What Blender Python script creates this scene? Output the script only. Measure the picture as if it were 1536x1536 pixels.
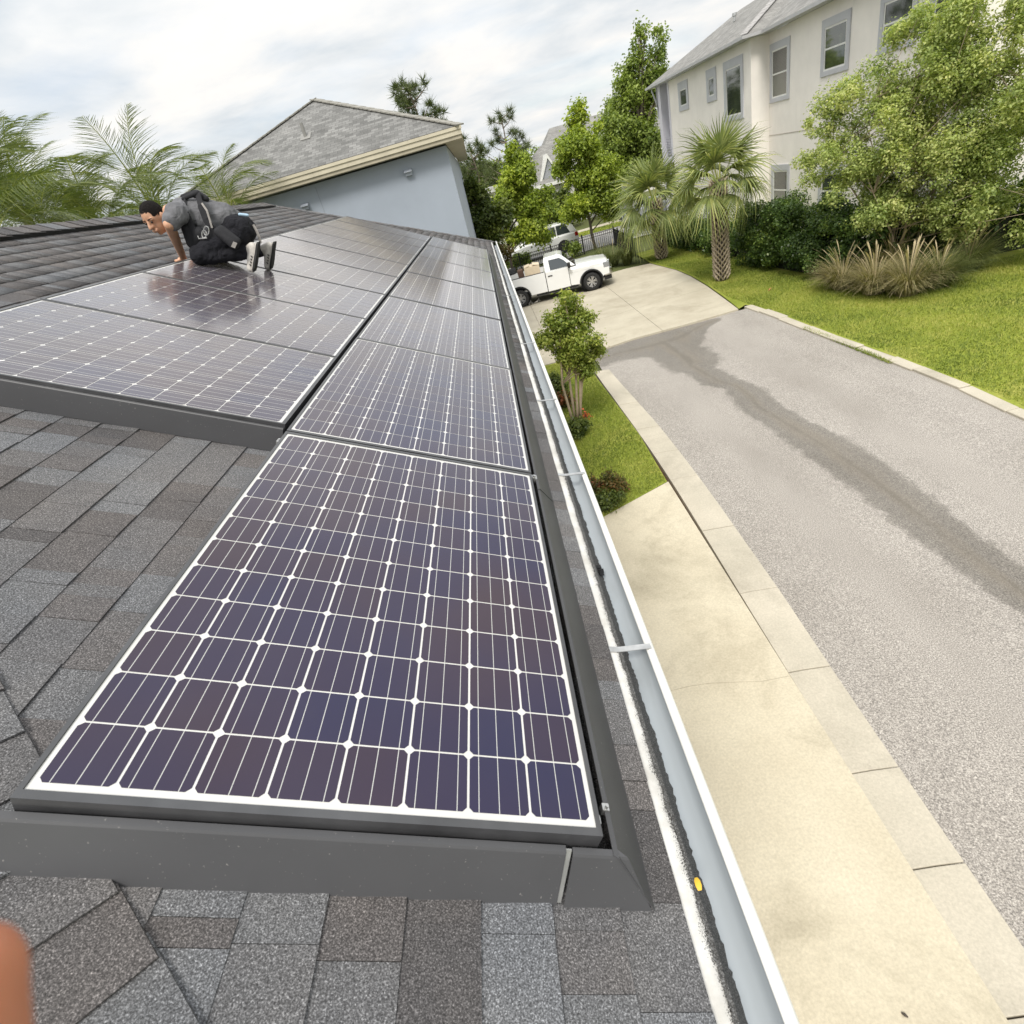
import bpy, bmesh, math, random
import numpy as np
from mathutils import Vector, Matrix, Quaternion
R = math.radians
random.seed(7); rng = np.random.default_rng(7)
scene = bpy.context.scene
for o in list(bpy.data.objects): bpy.data.objects.remove(o, do_unlink=True)
COL = scene.collection

# ------------------------------------------------------------------ camera
CAM = np.array([0.99696, -0.59485, 5.5])
CR = np.array([[0.96965641, -0.05976312, -0.23705447],
               [-0.23353249, -0.51324822, -0.82585643],
               [-0.07231203, 0.8561569, -0.51163106]])      # rows: right, down, forward
FPX = 824.85
cd = bpy.data.cameras.new('camera'); cam = bpy.data.objects.new('camera', cd); COL.objects.link(cam)
mw = Matrix(((CR[0][0], -CR[1][0], -CR[2][0], CAM[0]), (CR[0][1], -CR[1][1], -CR[2][1], CAM[1]),
             (CR[0][2], -CR[1][2], -CR[2][2], CAM[2]), (0, 0, 0, 1)))
cam.matrix_world = mw
cd.sensor_width = 36; cd.lens = FPX / 1536 * 36; cd.clip_start = 0.01; cd.clip_end = 3000
cd.dof.use_dof = True; cd.dof.focus_distance = 2.6; cd.dof.aperture_fstop = 8.5
scene.camera = cam

# ------------------------------------------------------------------ sky and sun
SUN_EL, SUN_AZ = R(53), R(194)       # azimuth of the sun, clockwise from +Y
w = bpy.data.worlds.new('World'); scene.world = w; w.use_nodes = True
nt = w.node_tree; nt.nodes.clear()
def N(t, nt_=None, **k):
    n = (nt_ or nt).nodes.new(t)
    for a, b in k.items(): setattr(n, a, b)
    return n
def lk(a, b, nt_=None): (nt_ or nt).links.new(a, b)
out = N('ShaderNodeOutputWorld'); bg = N('ShaderNodeBackground'); bg.inputs[1].default_value = 0.1
sky = N('ShaderNodeTexSky'); sky.sky_type = 'NISHITA'; sky.sun_disc = False
sky.sun_elevation = SUN_EL; sky.sun_rotation = SUN_AZ; sky.air_density = 1.0; sky.dust_density = 2.0
tc = N('ShaderNodeTexCoord'); sep = N('ShaderNodeSeparateXYZ'); lk(tc.outputs['Generated'], sep.inputs[0])
def wm(op, a, b=None):
    n = N('ShaderNodeMath', operation=op)
    for i, v in enumerate((a, b)):
        if v is None: continue
        if isinstance(v, (int, float)): n.inputs[i].default_value = v
        else: lk(v, n.inputs[i])
    return n.outputs[0]
zc = wm('MAXIMUM', sep.outputs[2], 0.0)
den = wm('ADD', zc, 0.16)
comb = N('ShaderNodeCombineXYZ'); lk(wm('DIVIDE', sep.outputs[0], den), comb.inputs[0]); lk(wm('DIVIDE', sep.outputs[1], den), comb.inputs[1])
def wnoise(scale, det, rough, off, dist=0.0, sx=1.0, sy=1.0):
    mp = N('ShaderNodeMapping'); mp.inputs['Location'].default_value = off; mp.inputs['Scale'].default_value = (sx, sy, 1)
    mp.inputs['Rotation'].default_value = (0, 0, R(22))
    lk(comb.outputs[0], mp.inputs[0])
    n = N('ShaderNodeTexNoise'); n.inputs['Scale'].default_value = scale; n.inputs['Detail'].default_value = det
    n.inputs['Roughness'].default_value = rough; n.inputs['Distortion'].default_value = dist; lk(mp.outputs[0], n.inputs['Vector'])
    return n.outputs[0]
def ramp(src, stops, nt_=None):
    n = N('ShaderNodeValToRGB', nt_); e = n.color_ramp.elements
    while len(e) < len(stops): e.new(0.5)
    for i, (p, c) in enumerate(stops):
        e[i].position = p; e[i].color = c if len(c) == 4 else (*c, 1)
    lk(src, n.inputs[0], nt_); return n.outputs[0]
cover = ramp(wnoise(0.9, 7, 0.55, (3.1, 1.7, 0), 0.3, 0.8, 1.35), [(0.30, (0.72, 0.72, 0.72)), (0.50, (1, 1, 1))])
shade = ramp(wnoise(1.25, 7, 0.55, (5.7, 2.2, 0), 0.35, 1.0, 1.1), [(0.36, (0.74, 0.795, 0.84)), (0.50, (0.93, 0.945, 0.95)), (0.62, (1.06, 1.035, 0.995))])
fine = ramp(wnoise(3.6, 6, 0.6, (1.2, 9.2, 0), 0.3, 1.0, 1.1), [(0.35, (0.97, 0.975, 0.98)), (0.65, (1.02, 1.015, 1.01))])
# standard overcast sky: about three times brighter overhead than at the horizon
cie = wm('MULTIPLY', wm('ADD', wm('MULTIPLY', wm('MULTIPLY', zc, zc), 1.1), 0.95), 5.0)
mx1 = N('ShaderNodeMix', data_type='RGBA', blend_type='MULTIPLY'); mx1.inputs[0].default_value = 1
lk(shade, mx1.inputs[6]); lk(fine, mx1.inputs[7])
vm = N('ShaderNodeVectorMath', operation='SCALE'); lk(mx1.outputs[2], vm.inputs[0]); lk(cie, vm.inputs['Scale'])
mx = N('ShaderNodeMix', data_type='RGBA'); lk(cover, mx.inputs[0]); lk(sky.outputs[0], mx.inputs[6]); lk(vm.outputs[0], mx.inputs[7])
lk(mx.outputs[2], bg.inputs[0]); lk(bg.outputs[0], out.inputs[0])
sl = bpy.data.lights.new('sun', 'SUN'); so = bpy.data.objects.new('sun', sl); COL.objects.link(so)
sl.energy = 1.5; sl.angle = R(18); sl.color = (1.0, 0.955, 0.88)
sd = Vector((math.sin(SUN_AZ) * math.cos(SUN_EL), math.cos(SUN_AZ) * math.cos(SUN_EL), math.sin(SUN_EL)))
so.rotation_euler = sd.to_track_quat('Z', 'Y').to_euler(); so.location = (0, 0, 30)

# ------------------------------------------------------------------ exposure
vs = scene.view_settings; vs.view_transform = 'Standard'; vs.look = 'None'; vs.gamma = 1; vs.use_curve_mapping = False
vs.exposure = 1.0
scene.render.engine = 'CYCLES'

# ------------------------------------------------------------------ helpers
def ray(x, y): return CR.T @ np.array([(x - 768) / FPX, (y - 768) / FPX, 1.0])
def onZ(x, y, z=0.0): r = ray(x, y); return CAM + r * (z - CAM[2]) / r[2]
def onY(x, y, Y): r = ray(x, y); return CAM + r * (Y - CAM[1]) / r[1]
def onX(x, y, X): r = ray(x, y); return CAM + r * (X - CAM[0]) / r[0]
TH = R(26.367); ZO = 4.8319
CT, ST = math.cos(TH), math.sin(TH)
def RP(u, v, n=0.0): return Vector((u * CT + n * ST, v, ZO - u * ST + n * CT))

class MB:
    """collects shapes into one mesh"""
    def __init__(s): s.v = []; s.f = []; s.m = []
    def add(s, vs, fs, mi=0):
        b = len(s.v); s.v += [tuple(p) for p in vs]; s.f += [tuple(i + b for i in f) for f in fs]; s.m += [mi] * len(fs); return s
    def box(s, x0, x1, y0, y1, z0, z1, mi=0, M=None):
        vs = [(x, y, z) for z in (z0, z1) for y in (y0, y1) for x in (x0, x1)]
        if M is not None: vs = [M @ Vector(p) for p in vs]
        return s.add(vs, [(0, 2, 3, 1), (4, 5, 7, 6), (0, 1, 5, 4), (2, 6, 7, 3), (0, 4, 6, 2), (1, 3, 7, 5)], mi)
    def tube(s, pts, rad, seg=8, mi=0, cap=True):
        pts = [Vector(p) for p in pts]; n = len(pts)
        if isinstance(rad, (int, float)): rad = [rad] * n
        vs = []; up = Vector((0.13, 0.37, 0.91))
        for i, p in enumerate(pts):
            t = (pts[min(i + 1, n - 1)] - pts[max(i - 1, 0)]).normalized()
            a = t.cross(up)
            if a.length < 1e-3: a = t.cross(Vector((1, 0, 0)))
            a.normalize(); b = t.cross(a)
            for k in range(seg):
                an = 2 * math.pi * k / seg; vs.append(p + (a * math.cos(an) + b * math.sin(an)) * rad[i])
        fs = [(i * seg + k, i * seg + (k + 1) % seg, (i + 1) * seg + (k + 1) % seg, (i + 1) * seg + k) for i in range(n - 1) for k in range(seg)]
        if cap: fs += [tuple(range(seg - 1, -1, -1)), tuple((n - 1) * seg + k for k in range(seg))]
        return s.add(vs, fs, mi)
    def prism(s, poly, ext, mi=0):
        """poly: 3-D points of one face, ext: extrusion vector"""
        n = len(poly); e = Vector(ext); P = [Vector(p) for p in poly]
        return s.add(P + [p + e for p in P], [tuple(range(n - 1, -1, -1)), tuple(range(n, 2 * n))] + [(i, (i + 1) % n, n + (i + 1) % n, n + i) for i in range(n)], mi)
    def lathe(s, prof, seg=20, axis='y', c=(0, 0, 0), mi=0):
        vs = []
        for r, h in prof:
            for k in range(seg):
                a = 2 * math.pi * k / seg
                p = (r * math.cos(a), h, r * math.sin(a)) if axis == 'y' else (r * math.cos(a), r * math.sin(a), h)
                vs.append((p[0] + c[0], p[1] + c[1], p[2] + c[2]))
        n = len(prof)
        return s.add(vs, [(i * seg + k, i * seg + (k + 1) % seg, (i + 1) * seg + (k + 1) % seg, (i + 1) * seg + k) for i in range(n - 1) for k in range(seg)], mi)
    def build(s, name, mats, parent=None, smooth=False, bevel=0, subsurf=0, auto=None, recalc=True):
        me = bpy.data.meshes.new(name); me.from_pydata(s.v, [], s.f)
        for m in (mats if isinstance(mats, (list, tuple)) else [mats]): me.materials.append(m)
        me.polygons.foreach_set('material_index', s.m)
        if recalc:
            bm = bmesh.new(); bm.from_mesh(me); bmesh.ops.recalc_face_normals(bm, faces=bm.faces); bm.to_mesh(me); bm.free()
        o = link(name, me, parent)
        if smooth: me.polygons.foreach_set('use_smooth', [True] * len(me.polygons))
        if bevel:
            b = o.modifiers.new('b', 'BEVEL'); b.width = bevel; b.segments = 2; b.limit_method = 'ANGLE'; b.angle_limit = R(35)
        if subsurf:
            q = o.modifiers.new('s', 'SUBSURF'); q.levels = q.render_levels = subsurf
        return o
def link(name, me, parent=None):
    o = bpy.data.objects.new(name, me); COL.objects.link(o)
    if parent is not None: o.parent = parent
    return o
def tag(o, label, cat, group=None):
    o['label'] = label; o['category'] = cat
    if group: o['group'] = group
    return o
def thing(name, label, cat, loc=(0, 0, 0), rot=(0, 0, 0), group=None):
    o = bpy.data.objects.new(name, None); COL.objects.link(o); o.empty_display_size = 0.2
    o.location = loc; o.rotation_euler = rot
    return tag(o, label, cat, group)
def copy_tree(o, parent=None):
    c = o.copy(); COL.objects.link(c)
    if parent is not None: c.parent = parent
    for ch in o.children: copy_tree(ch, c)
    return c
def structure(o): o['kind'] = 'structure'; return o
def stuff(o): o['kind'] = 'stuff'; return o
def np_mesh(name, V, F, mat, parent=None, tint=None, smooth=False):
    """V (n,3) float, F (m,k) int; tint (n,) float per vertex"""
    me = bpy.data.meshes.new(name); V = np.asarray(V, dtype=np.float32); F = np.asarray(F, dtype=np.int32); k = F.shape[1]
    me.vertices.add(len(V)); me.vertices.foreach_set('co', V.ravel())
    me.loops.add(F.size); me.loops.foreach_set('vertex_index', F.ravel())
    me.polygons.add(len(F)); me.polygons.foreach_set('loop_start', np.arange(0, F.size, k, dtype=np.int32))
    me.polygons.foreach_set('loop_total', np.full(len(F), k, dtype=np.int32))
    if smooth: me.polygons.foreach_set('use_smooth', np.ones(len(F), dtype=bool))
    me.update(calc_edges=True)
    if tint is not None:
        a = me.attributes.new('tint', 'FLOAT', 'POINT'); a.data.foreach_set('value', np.asarray(tint, dtype=np.float32))
    me.materials.append(mat)
    return link(name, me, parent)

# ------------------------------------------------------------------ materials
MATS = {}
class Mt:
    """small node-material builder"""
    def __init__(s, name, rough=0.6, metal=0.0, spec=0.5, coat=0.0, coat_rough=0.05):
        s.m = bpy.data.materials.new(name); s.m.use_nodes = True; s.nt = s.m.node_tree
        s.b = s.nt.nodes['Principled BSDF']; s.b.inputs['Roughness'].default_value = rough; s.b.inputs['Metallic'].default_value = metal
        s.b.inputs['Specular IOR Level'].default_value = spec; s.b.inputs['Coat Weight'].default_value = coat; s.b.inputs['Coat Roughness'].default_value = coat_rough
        g = s.n('ShaderNodeNewGeometry'); s.pos = g.outputs['Position']
        MATS[name] = s.m
    def n(s, t, **k): return N(t, s.nt, **k)
    def l(s, a, b): s.nt.links.new(a, b)
    def set(s, i, v):
        if isinstance(v, (int, float)): i.default_value = v
        elif isinstance(v, tuple): i.default_value = v if len(v) == 4 or len(i.default_value) == 3 else (*v, 1)
        else: s.l(v, i)
    def math(s, op, a, b=0.0, clamp=False):
        n = s.n('ShaderNodeMath', operation=op); n.use_clamp = clamp; s.set(n.inputs[0], a); s.set(n.inputs[1], b); return n.outputs[0]
    def noise(s, scale, det=4, rough=0.55, vec=None, scl=None, dist=0.0):
        n = s.n('ShaderNodeTexNoise'); n.inputs['Scale'].default_value = scale; n.inputs['Detail'].default_value = det
        n.inputs['Roughness'].default_value = rough; n.inputs['Distortion'].default_value = dist
        v = vec or s.pos
        if scl:
            mp = s.n('ShaderNodeMapping'); mp.inputs['Scale'].default_value = scl; s.l(v, mp.inputs[0]); v = mp.outputs[0]
        s.l(v, n.inputs['Vector']); return n.outputs[0]
    def voro(s, scale, feat='F1', vec=None, out='Distance'):
        n = s.n('ShaderNodeTexVoronoi', feature=feat); n.inputs['Scale'].default_value = scale; s.l(vec or s.pos, n.inputs['Vector']); return n.outputs[out]
    def ramp(s, src, stops): return ramp(src, stops, s.nt)
    def mix(s, f, a, b, mode='MIX'):
        n = s.n('ShaderNodeMix', data_type='RGBA', blend_type=mode); s.set(n.inputs[0], f); s.set(n.inputs[6], a); s.set(n.inputs[7], b); return n.outputs[2]
    def attr(s, name, out='Fac'): a = s.n('ShaderNodeAttribute'); a.attribute_name = name; return a.outputs[out]
    def col(s, c): s.set(s.b.inputs['Base Color'], c); return s
    def inp(s, k, v): s.set(s.b.inputs[k], v); return s
    def bump(s, h, strength=0.4, dist=0.01):
        b = s.n('ShaderNodeBump'); b.inputs['Strength'].default_value = strength; b.inputs['Distance'].default_value = dist
        s.l(h, b.inputs['Height']); s.l(b.outputs[0], s.b.inputs['Normal']); return s
def g3(v): return (v, v, v)
def plain(name, c, rough=0.5, metal=0.0, var=0.12, vs=3.0, bump=0.0, bs=60, coat=0.0, spec=0.5):
    t = Mt(name, rough, metal, spec, coat)
    f = t.noise(vs, 5)
    t.col(t.mix(1.0, c, t.ramp(f, [(0.3, g3(1 - var)), (0.7, g3(1 + var))]), 'MULTIPLY'))
    if bump: t.bump(t.noise(bs, 3), bump, 0.004)
    return t.m

def shingle_mat(name, rnd):
    t = Mt(name, 0.9, 0, 0.35)
    r = {'obj': lambda: t.n('ShaderNodeObjectInfo').outputs['Random'], 'attr': lambda: t.attr('tint')}[rnd]()
    base = t.ramp(r, [(0.0, (0.072, 0.070, 0.071)), (0.15, (0.094, 0.088, 0.086)), (0.4, (0.110, 0.104, 0.102)), (0.62, (0.116, 0.115, 0.116)), (0.85, (0.125, 0.128, 0.132)), (1.0, (0.143, 0.148, 0.155))])
    patch = t.ramp(t.noise(2.2, 3), [(0.35, (0.88, 0.88, 0.90)), (0.65, (1.10, 1.06, 1.03))])
    gr = t.ramp(t.noise(310, 2, 0.7), [(0.30, g3(0.30)), (0.5, g3(0.92)), (0.64, g3(1.9)), (0.71, g3(3.6))])
    t.col(t.mix(1.0, t.mix(1.0, base, patch, 'MULTIPLY'), gr, 'MULTIPLY'))
    t.bump(t.noise(330, 2, 0.7), 0.55, 0.004); return t.m
SH_OBJ = shingle_mat('shingle_piece', 'obj'); SH_ATT = shingle_mat('shingle_field', 'attr')
t = Mt('panel_cell', 0.35, 0, 0.2, 1.0, 0.13); t.b.inputs['Coat IOR'].default_value = 1.33
oi = t.n('ShaderNodeObjectInfo'); tco = t.n('ShaderNodeTexCoord'); sx = t.n('ShaderNodeSeparateXYZ'); t.l(tco.outputs['Object'], sx.inputs[0])
refl_hue = t.math('ADD', t.math('MULTIPLY', t.noise(1.15, 3, 0.5), 1.15), t.math('MULTIPLY', t.math('SUBTRACT', oi.outputs['Random'], 0.75), 0.24))  # blue-to-brown shift of the reflected sky, put into the cell colour by noise
base = t.ramp(refl_hue, [(0.22, (0.0055, 0.0060, 0.043)), (0.40, (0.0115, 0.0068, 0.037)), (0.58, (0.0200, 0.0085, 0.028)), (0.75, (0.0260, 0.0108, 0.021))])
dust = t.ramp(t.noise(3.0, 5), [(0.4, g3(0.0)), (0.75, g3(0.035))])
base = t.mix(t.math('ADD', t.math('MULTIPLY', dust, 0.5), 0.004), base, (0.42, 0.36, 0.30))
ln = None
for c in (-0.0415, 0.0, 0.0415):
    d = t.math('LESS_THAN', t.math('ABSOLUTE', t.math('SUBTRACT', sx.outputs[0], c)), 0.00085)
    ln = d if ln is None else t.math('MAXIMUM', ln, d)
t.col(t.mix(ln, base, (0.46, 0.46, 0.44))); t.bump(t.noise(260, 2), 0.05, 0.001); t.inp('Sheen Weight', 0.20); t.inp('Sheen Roughness', 0.40); t.inp('Sheen Tint', (1.0, 0.90, 0.84)); t.inp('Roughness', 0.2); t.inp('Specular IOR Level', 0.25); CELL = t.m
t = Mt('panel_backsheet', 0.5, 0, 0.4, 1.0, 0.08); t.col(t.mix(t.ramp(t.noise(5, 5), [(0.45, g3(0)), (0.8, g3(0.35))]), (0.60, 0.59, 0.565), (0.45, 0.42, 0.37))); BACK = t.m
FRAME = plain('frame_black', (0.050, 0.050, 0.053), 0.32, 0.0, 0.3, 9, 0.05, 220, spec=0.75)
FRAME_SIDE = FRAME
t = Mt('skirt_grey', 0.42, 0.1, 0.45)
t.col(t.mix(t.ramp(t.noise(140, 3), [(0.695, g3(0)), (0.72, g3(0.7))]), t.ramp(t.noise(2.5, 5), [(0.3, (0.066, 0.066, 0.070)), (0.7, (0.080, 0.080, 0.084))]), (0.24, 0.23, 0.22)))
t.bump(t.noise(900, 2), 0.08, 0.001); SKIRT = t.m
ALU = plain('bare_aluminium', (0.55, 0.55, 0.54), 0.35, 0.8, 0.2, 20)
BLACK = plain('black_plastic', (0.014, 0.014, 0.015), 0.55)
t = Mt('gutter_metal', 0.45, 0.1, 0.5)
t.col(t.mix(t.ramp(t.noise(7, 6, 0.6, scl=(1, 0.35, 1)), [(0.5, g3(0)), (0.75, g3(0.4))]), (0.43, 0.47, 0.50), (0.25, 0.265, 0.265))); GUT = t.m
WHITE = plain('white_paint', (0.74, 0.735, 0.70), 0.5, 0, 0.06, 4)
t = Mt('drip_edge_white', 0.55)
sp_ = t.n('ShaderNodeSeparateXYZ'); t.l(t.pos, sp_.inputs[0]); fx_ = t.math('MULTIPLY', t.math('SUBTRACT', sp_.outputs[0], 1.090), 14.0)
gm = t.ramp(t.math('ADD', t.math('ADD', t.noise(330, 3, 0.75), fx_), t.math('MULTIPLY', t.math('SUBTRACT', t.noise(9, 5, 0.7), 0.5), 0.55)), [(0.60, g3(0)), (0.64, g3(1))])
t.col(t.mix(gm, t.ramp(t.noise(6, 6, 0.7), [(0.35, (0.52, 0.50, 0.46)), (0.6, (0.70, 0.69, 0.66))]), (0.06, 0.058, 0.054))); DRIP = t.m
t = Mt('granule_grit', 0.95)
t.col(t.ramp(t.noise(330, 3, 0.75), [(0.33, g3(0.03)), (0.52, (0.085, 0.083, 0.078)), (0.68, g3(0.30))])); t.bump(t.noise(340, 2), 0.8, 0.006); GRIT = t.m
def concrete(name, c1, c2, stain=(0.22, 0.19, 0.13)):
    t = Mt(name, 0.88, 0, 0.3)
    c = t.ramp(t.noise(0.9, 6, 0.6), [(0.3, c1), (0.7, c2)])
    c = t.mix(t.ramp(t.noise(0.55, 8, 0.68, dist=0.6), [(0.50, g3(0)), (0.72, g3(0.55))]), c, stain)
    c = t.mix(1.0, c, t.ramp(t.noise(42, 5, 0.7), [(0.3, g3(0.86)), (0.7, g3(1.12))]), 'MULTIPLY')
    c = t.mix(t.ramp(t.noise(9, 6, 0.75), [(0.67, g3(0)), (0.72, g3(0.35))]), c, (0.12, 0.11, 0.09))
    t.col(c); t.bump(t.noise(120, 4), 0.25, 0.004); return t.m
CONC = concrete('apron_concrete', (0.50, 0.445, 0.335), (0.58, 0.525, 0.405))
CONC2 = concrete('driveway_concrete', (0.42, 0.375, 0.29), (0.52, 0.475, 0.375), (0.25, 0.21, 0.15))
KERB = concrete('kerb_concrete', (0.42, 0.385, 0.31), (0.54, 0.49, 0.40), (0.20, 0.18, 0.14))
t = Mt('asphalt', 0.92, 0, 0.35)
agg = t.ramp(t.noise(75, 3, 0.72), [(0.30, (0.11, 0.104, 0.098)), (0.47, (0.285, 0.264, 0.243)), (0.60, (0.45, 0.42, 0.385)), (0.70, (0.68, 0.645, 0.60))])
c = t.mix(1.0, agg, t.ramp(t.noise(0.5, 6, 0.6, scl=(1.5, 0.6, 1)), [(0.3, (0.84, 0.825, 0.80)), (0.5, (0.98, 0.97, 0.95)), (0.7, (1.08, 1.07, 1.05))]), 'MULTIPLY')
wet = t.math('ADD', t.attr('tint'), t.math('MULTIPLY', t.math('SUBTRACT', t.noise(3.5, 8, 0.7), 0.5), 0.55))
wmask = t.ramp(wet, [(0.44, g3(0)), (0.50, g3(0.45)), (0.58, g3(1))])
core = t.ramp(t.math('ADD', t.attr('tint'), t.math('MULTIPLY', t.math('SUBTRACT', t.noise(2.0, 6, 0.6, scl=(1.6, 0.25, 1)), 0.5), 0.9)), [(0.75, g3(0)), (1.05, g3(0.75))])
dark = t.mix(1.0, c, (0.60, 0.595, 0.58), 'MULTIPLY')
dark = t.mix(t.math('MULTIPLY', core, 0.55), dark, (0.21, 0.180, 0.140))
line = t.ramp(t.math('ADD', t.attr('tint'), t.math('MULTIPLY', t.math('SUBTRACT', t.noise(4.0, 6, 0.65, scl=(1, 0.3, 1)), 0.5), 0.16)), [(0.93, g3(0)), (0.985, g3(0.35))])
dark = t.mix(line, dark, (0.105, 0.095, 0.080))
t.col(t.mix(wmask, c, dark)); t.inp('Roughness', t.ramp(wmask, [(0, g3(0.92)), (1, g3(0.62))])); t.bump(t.noise(85, 3, 0.7), 0.55, 0.012); ASPH = t.m
STREET = plain('street_asphalt', (0.30, 0.29, 0.275), 0.9, 0, 0.12, 0.6, 0.3, 40)
def leaf_mat(name, stops, rough=0.5, trans=0.35, spec=0.4):
    t = Mt(name, rough, 0, spec)
    c = t.ramp(t.attr('tint'), stops); t.col(c)
    tr = t.n('ShaderNodeBsdfTranslucent'); t.l(t.mix(1.0, c, (1.15, 1.25, 0.6), 'MULTIPLY'), tr.inputs[0])
    mx = t.n('ShaderNodeMixShader'); mx.inputs[0].default_value = trans; t.l(t.b.outputs[0], mx.inputs[1]); t.l(tr.outputs[0], mx.inputs[2])
    t.l(mx.outputs[0], t.nt.nodes['Material Output'].inputs[0]); return t.m
LF_MAPLE = leaf_mat('leaf_maple', [(0, (0.134, 0.191, 0.028)), (0.5, (0.287, 0.364, 0.049)), (1, (0.504, 0.562, 0.073))])
LF_TALL = leaf_mat('leaf_tall', [(0, (0.114, 0.174, 0.036)), (0.5, (0.230, 0.295, 0.061)), (1, (0.357, 0.431, 0.089))])
LF_MYRT = leaf_mat('leaf_myrtle', [(0, (0.199, 0.271, 0.079)), (0.5, (0.420, 0.485, 0.156)), (1, (0.600, 0.600, 0.239))])
LF_HEDGE = leaf_mat('leaf_hedge', [(0, (0.044, 0.083, 0.024)), (0.6, (0.099, 0.162, 0.041)), (1, (0.234, 0.309, 0.066))], 0.35)
LF_DARK = leaf_mat('leaf_dark', [(0, (0.038, 0.059, 0.016)), (0.5, (0.085, 0.119, 0.026)), (1, (0.169, 0.202, 0.041))])
LF_YOUNG = leaf_mat('leaf_young', [(0, (0.118, 0.180, 0.026)), (0.5, (0.277, 0.333, 0.061)), (1, (0.460, 0.477, 0.113))])
LF_PINE = leaf_mat('leaf_pine', [(0, (0.043, 0.065, 0.022)), (0.5, (0.084, 0.111, 0.034)), (1, (0.145, 0.169, 0.050))], 0.5, 0.2)
LF_FAN = leaf_mat('leaf_fan_palm', [(0, (0.105, 0.138, 0.046)), (0.5, (0.220, 0.264, 0.083)), (1, (0.428, 0.431, 0.150))], 0.4, 0.25)
LF_QUEEN = leaf_mat('leaf_feather_palm', [(0, (0.058, 0.086, 0.026)), (0.5, (0.131, 0.169, 0.046)), (1, (0.290, 0.304, 0.081))], 0.4, 0.35)
LF_TAN = leaf_mat('leaf_tan_grass', [(0, (0.130, 0.150, 0.055)), (0.4, (0.270, 0.240, 0.110)), (1, (0.560, 0.460, 0.290))], 0.7, 0.3)
LF_GRASSY = leaf_mat('leaf_green_grass', [(0, (0.072, 0.094, 0.030)), (0.5, (0.137, 0.163, 0.054)), (1, (0.260, 0.263, 0.096))], 0.6, 0.3)
LF_LAWN = leaf_mat('lawn_blade', [(0, (0.098, 0.141, 0.019)), (0.35, (0.189, 0.237, 0.035)), (0.65, (0.301, 0.335, 0.061)), (1, (0.483, 0.448, 0.128))], 0.6, 0.35)
LF_RED = leaf_mat('leaf_red', [(0, (0.05, 0.055, 0.015)), (0.55, (0.11, 0.10, 0.03)), (0.75, (0.24, 0.09, 0.04)), (1, (0.50, 0.15, 0.07))], 0.5, 0.3)
def soil(name, stops, sc=2.0):
    t = Mt(name, 0.95, 0, 0.2)
    c = t.mix(1.0, t.ramp(t.noise(sc, 6, 0.65), stops), t.ramp(t.noise(38, 4, 0.7), [(0.3, g3(0.7)), (0.7, g3(1.3))]), 'MULTIPLY')
    t.col(c); t.bump(t.noise(40, 4), 0.6, 0.03); return t.m
LAWN = soil('lawn_ground', [(0.3, (0.175, 0.218, 0.030)), (0.5, (0.237, 0.273, 0.041)), (0.72, (0.323, 0.316, 0.076))], 1.2)
GROUND = soil('ground_mat', [(0.3, (0.085, 0.105, 0.035)), (0.7, (0.13, 0.14, 0.05))], 0.2)
MULCH = soil('mulch', [(0.3, (0.05, 0.032, 0.02)), (0.7, (0.10, 0.065, 0.04))], 6)
BARK = plain('bark', (0.20, 0.165, 0.125), 0.9, 0, 0.35, 9, 0.7, 30)
BARK_MY = plain('bark_myrtle', (0.34, 0.27, 0.19), 0.8, 0, 0.25, 7, 0.4, 24)
BARK_DK = plain('bark_dark', (0.085, 0.07, 0.055), 0.9, 0, 0.35, 9, 0.7, 30)
PALMBARK = plain('palm_boot', (0.43, 0.36, 0.27), 0.9, 0, 0.4, 14, 0.6, 40)
# ================================================================== the setting: ground, road, kerbs, slabs, lawns
def sheet(name, poly, z, mat, parent=None, thick=0.0):
    m = MB()
    if thick: m.prism([(x, y, z - thick) for x, y in poly], (0, 0, thick))
    else: m.add([(x, y, z) for x, y in poly], [tuple(range(len(poly)))])
    return m.build(name, mat, parent)
structure(sheet('ground', [(-500, -200), (500, -200), (500, 900), (-500, 900)], -0.10, GROUND))

# alley: fine grid so that the wet run-off can carry its own outline
def dist_poly(P, poly):
    d = np.full(len(P), 1e9)
    for (ax, ay), (bx, by) in zip(poly[:-1], poly[1:]):
        A = np.array([ax, ay]); B = np.array([bx, by]); ab = B - A
        tt = np.clip(((P - A) @ ab) / (ab @ ab), 0, 1); d = np.minimum(d, np.linalg.norm(P - (A + tt[:, None] * ab), axis=1))
    return d
xs = np.arange(3.4, 9.35, 0.06); ys = np.arange(-5, 17.8, 0.06)
gx, gy = np.meshgrid(xs, ys); P = np.c_[gx.ravel(), gy.ravel()]
wl = [(4.85, 15.1), (5.15, 13.43), (5.21, 12.49), (5.56, 11.94), (5.35, 10.54), (5.48, 9.83), (5.5, 9.02), (5.52, 8.13), (5.6, 7.32), (5.62, 5.75), (5.71, 4.61), (5.82, 3.71), (6.0, 1), (6.1, -5)]
wr = [(6.37, 14.88), (6.1, 13.96), (6.29, 12.58), (6.54, 11.25), (6.43, 10.61), (6.49, 9.64), (6.77, 8.15), (6.72, 6.41), (6.6, 5.33), (6.55, 4.52), (6.7, 1), (6.9, -5)]
L = np.interp(-P[:, 1], [-b for a, b in wl], [a for a, b in wl]); Rr = np.interp(-P[:, 1], [-b for a, b in wr], [a for a, b in wr])
half = (Rr - L) / 2 * 0.82; d = 1 - np.abs(P[:, 0] - (L + Rr) / 2) / half            # 0 at the edge, 1 in the middle
f1 = 0.45 + d * 0.55
f1 = np.where(P[:, 1] > 15.0, -1, f1)
sl_ = [(3.4, 16.4), (4.2, 16.6), (5.2, 16.5), (6.1, 16.6), (6.9, 17.15), (7.6, 17.4)]
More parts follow.
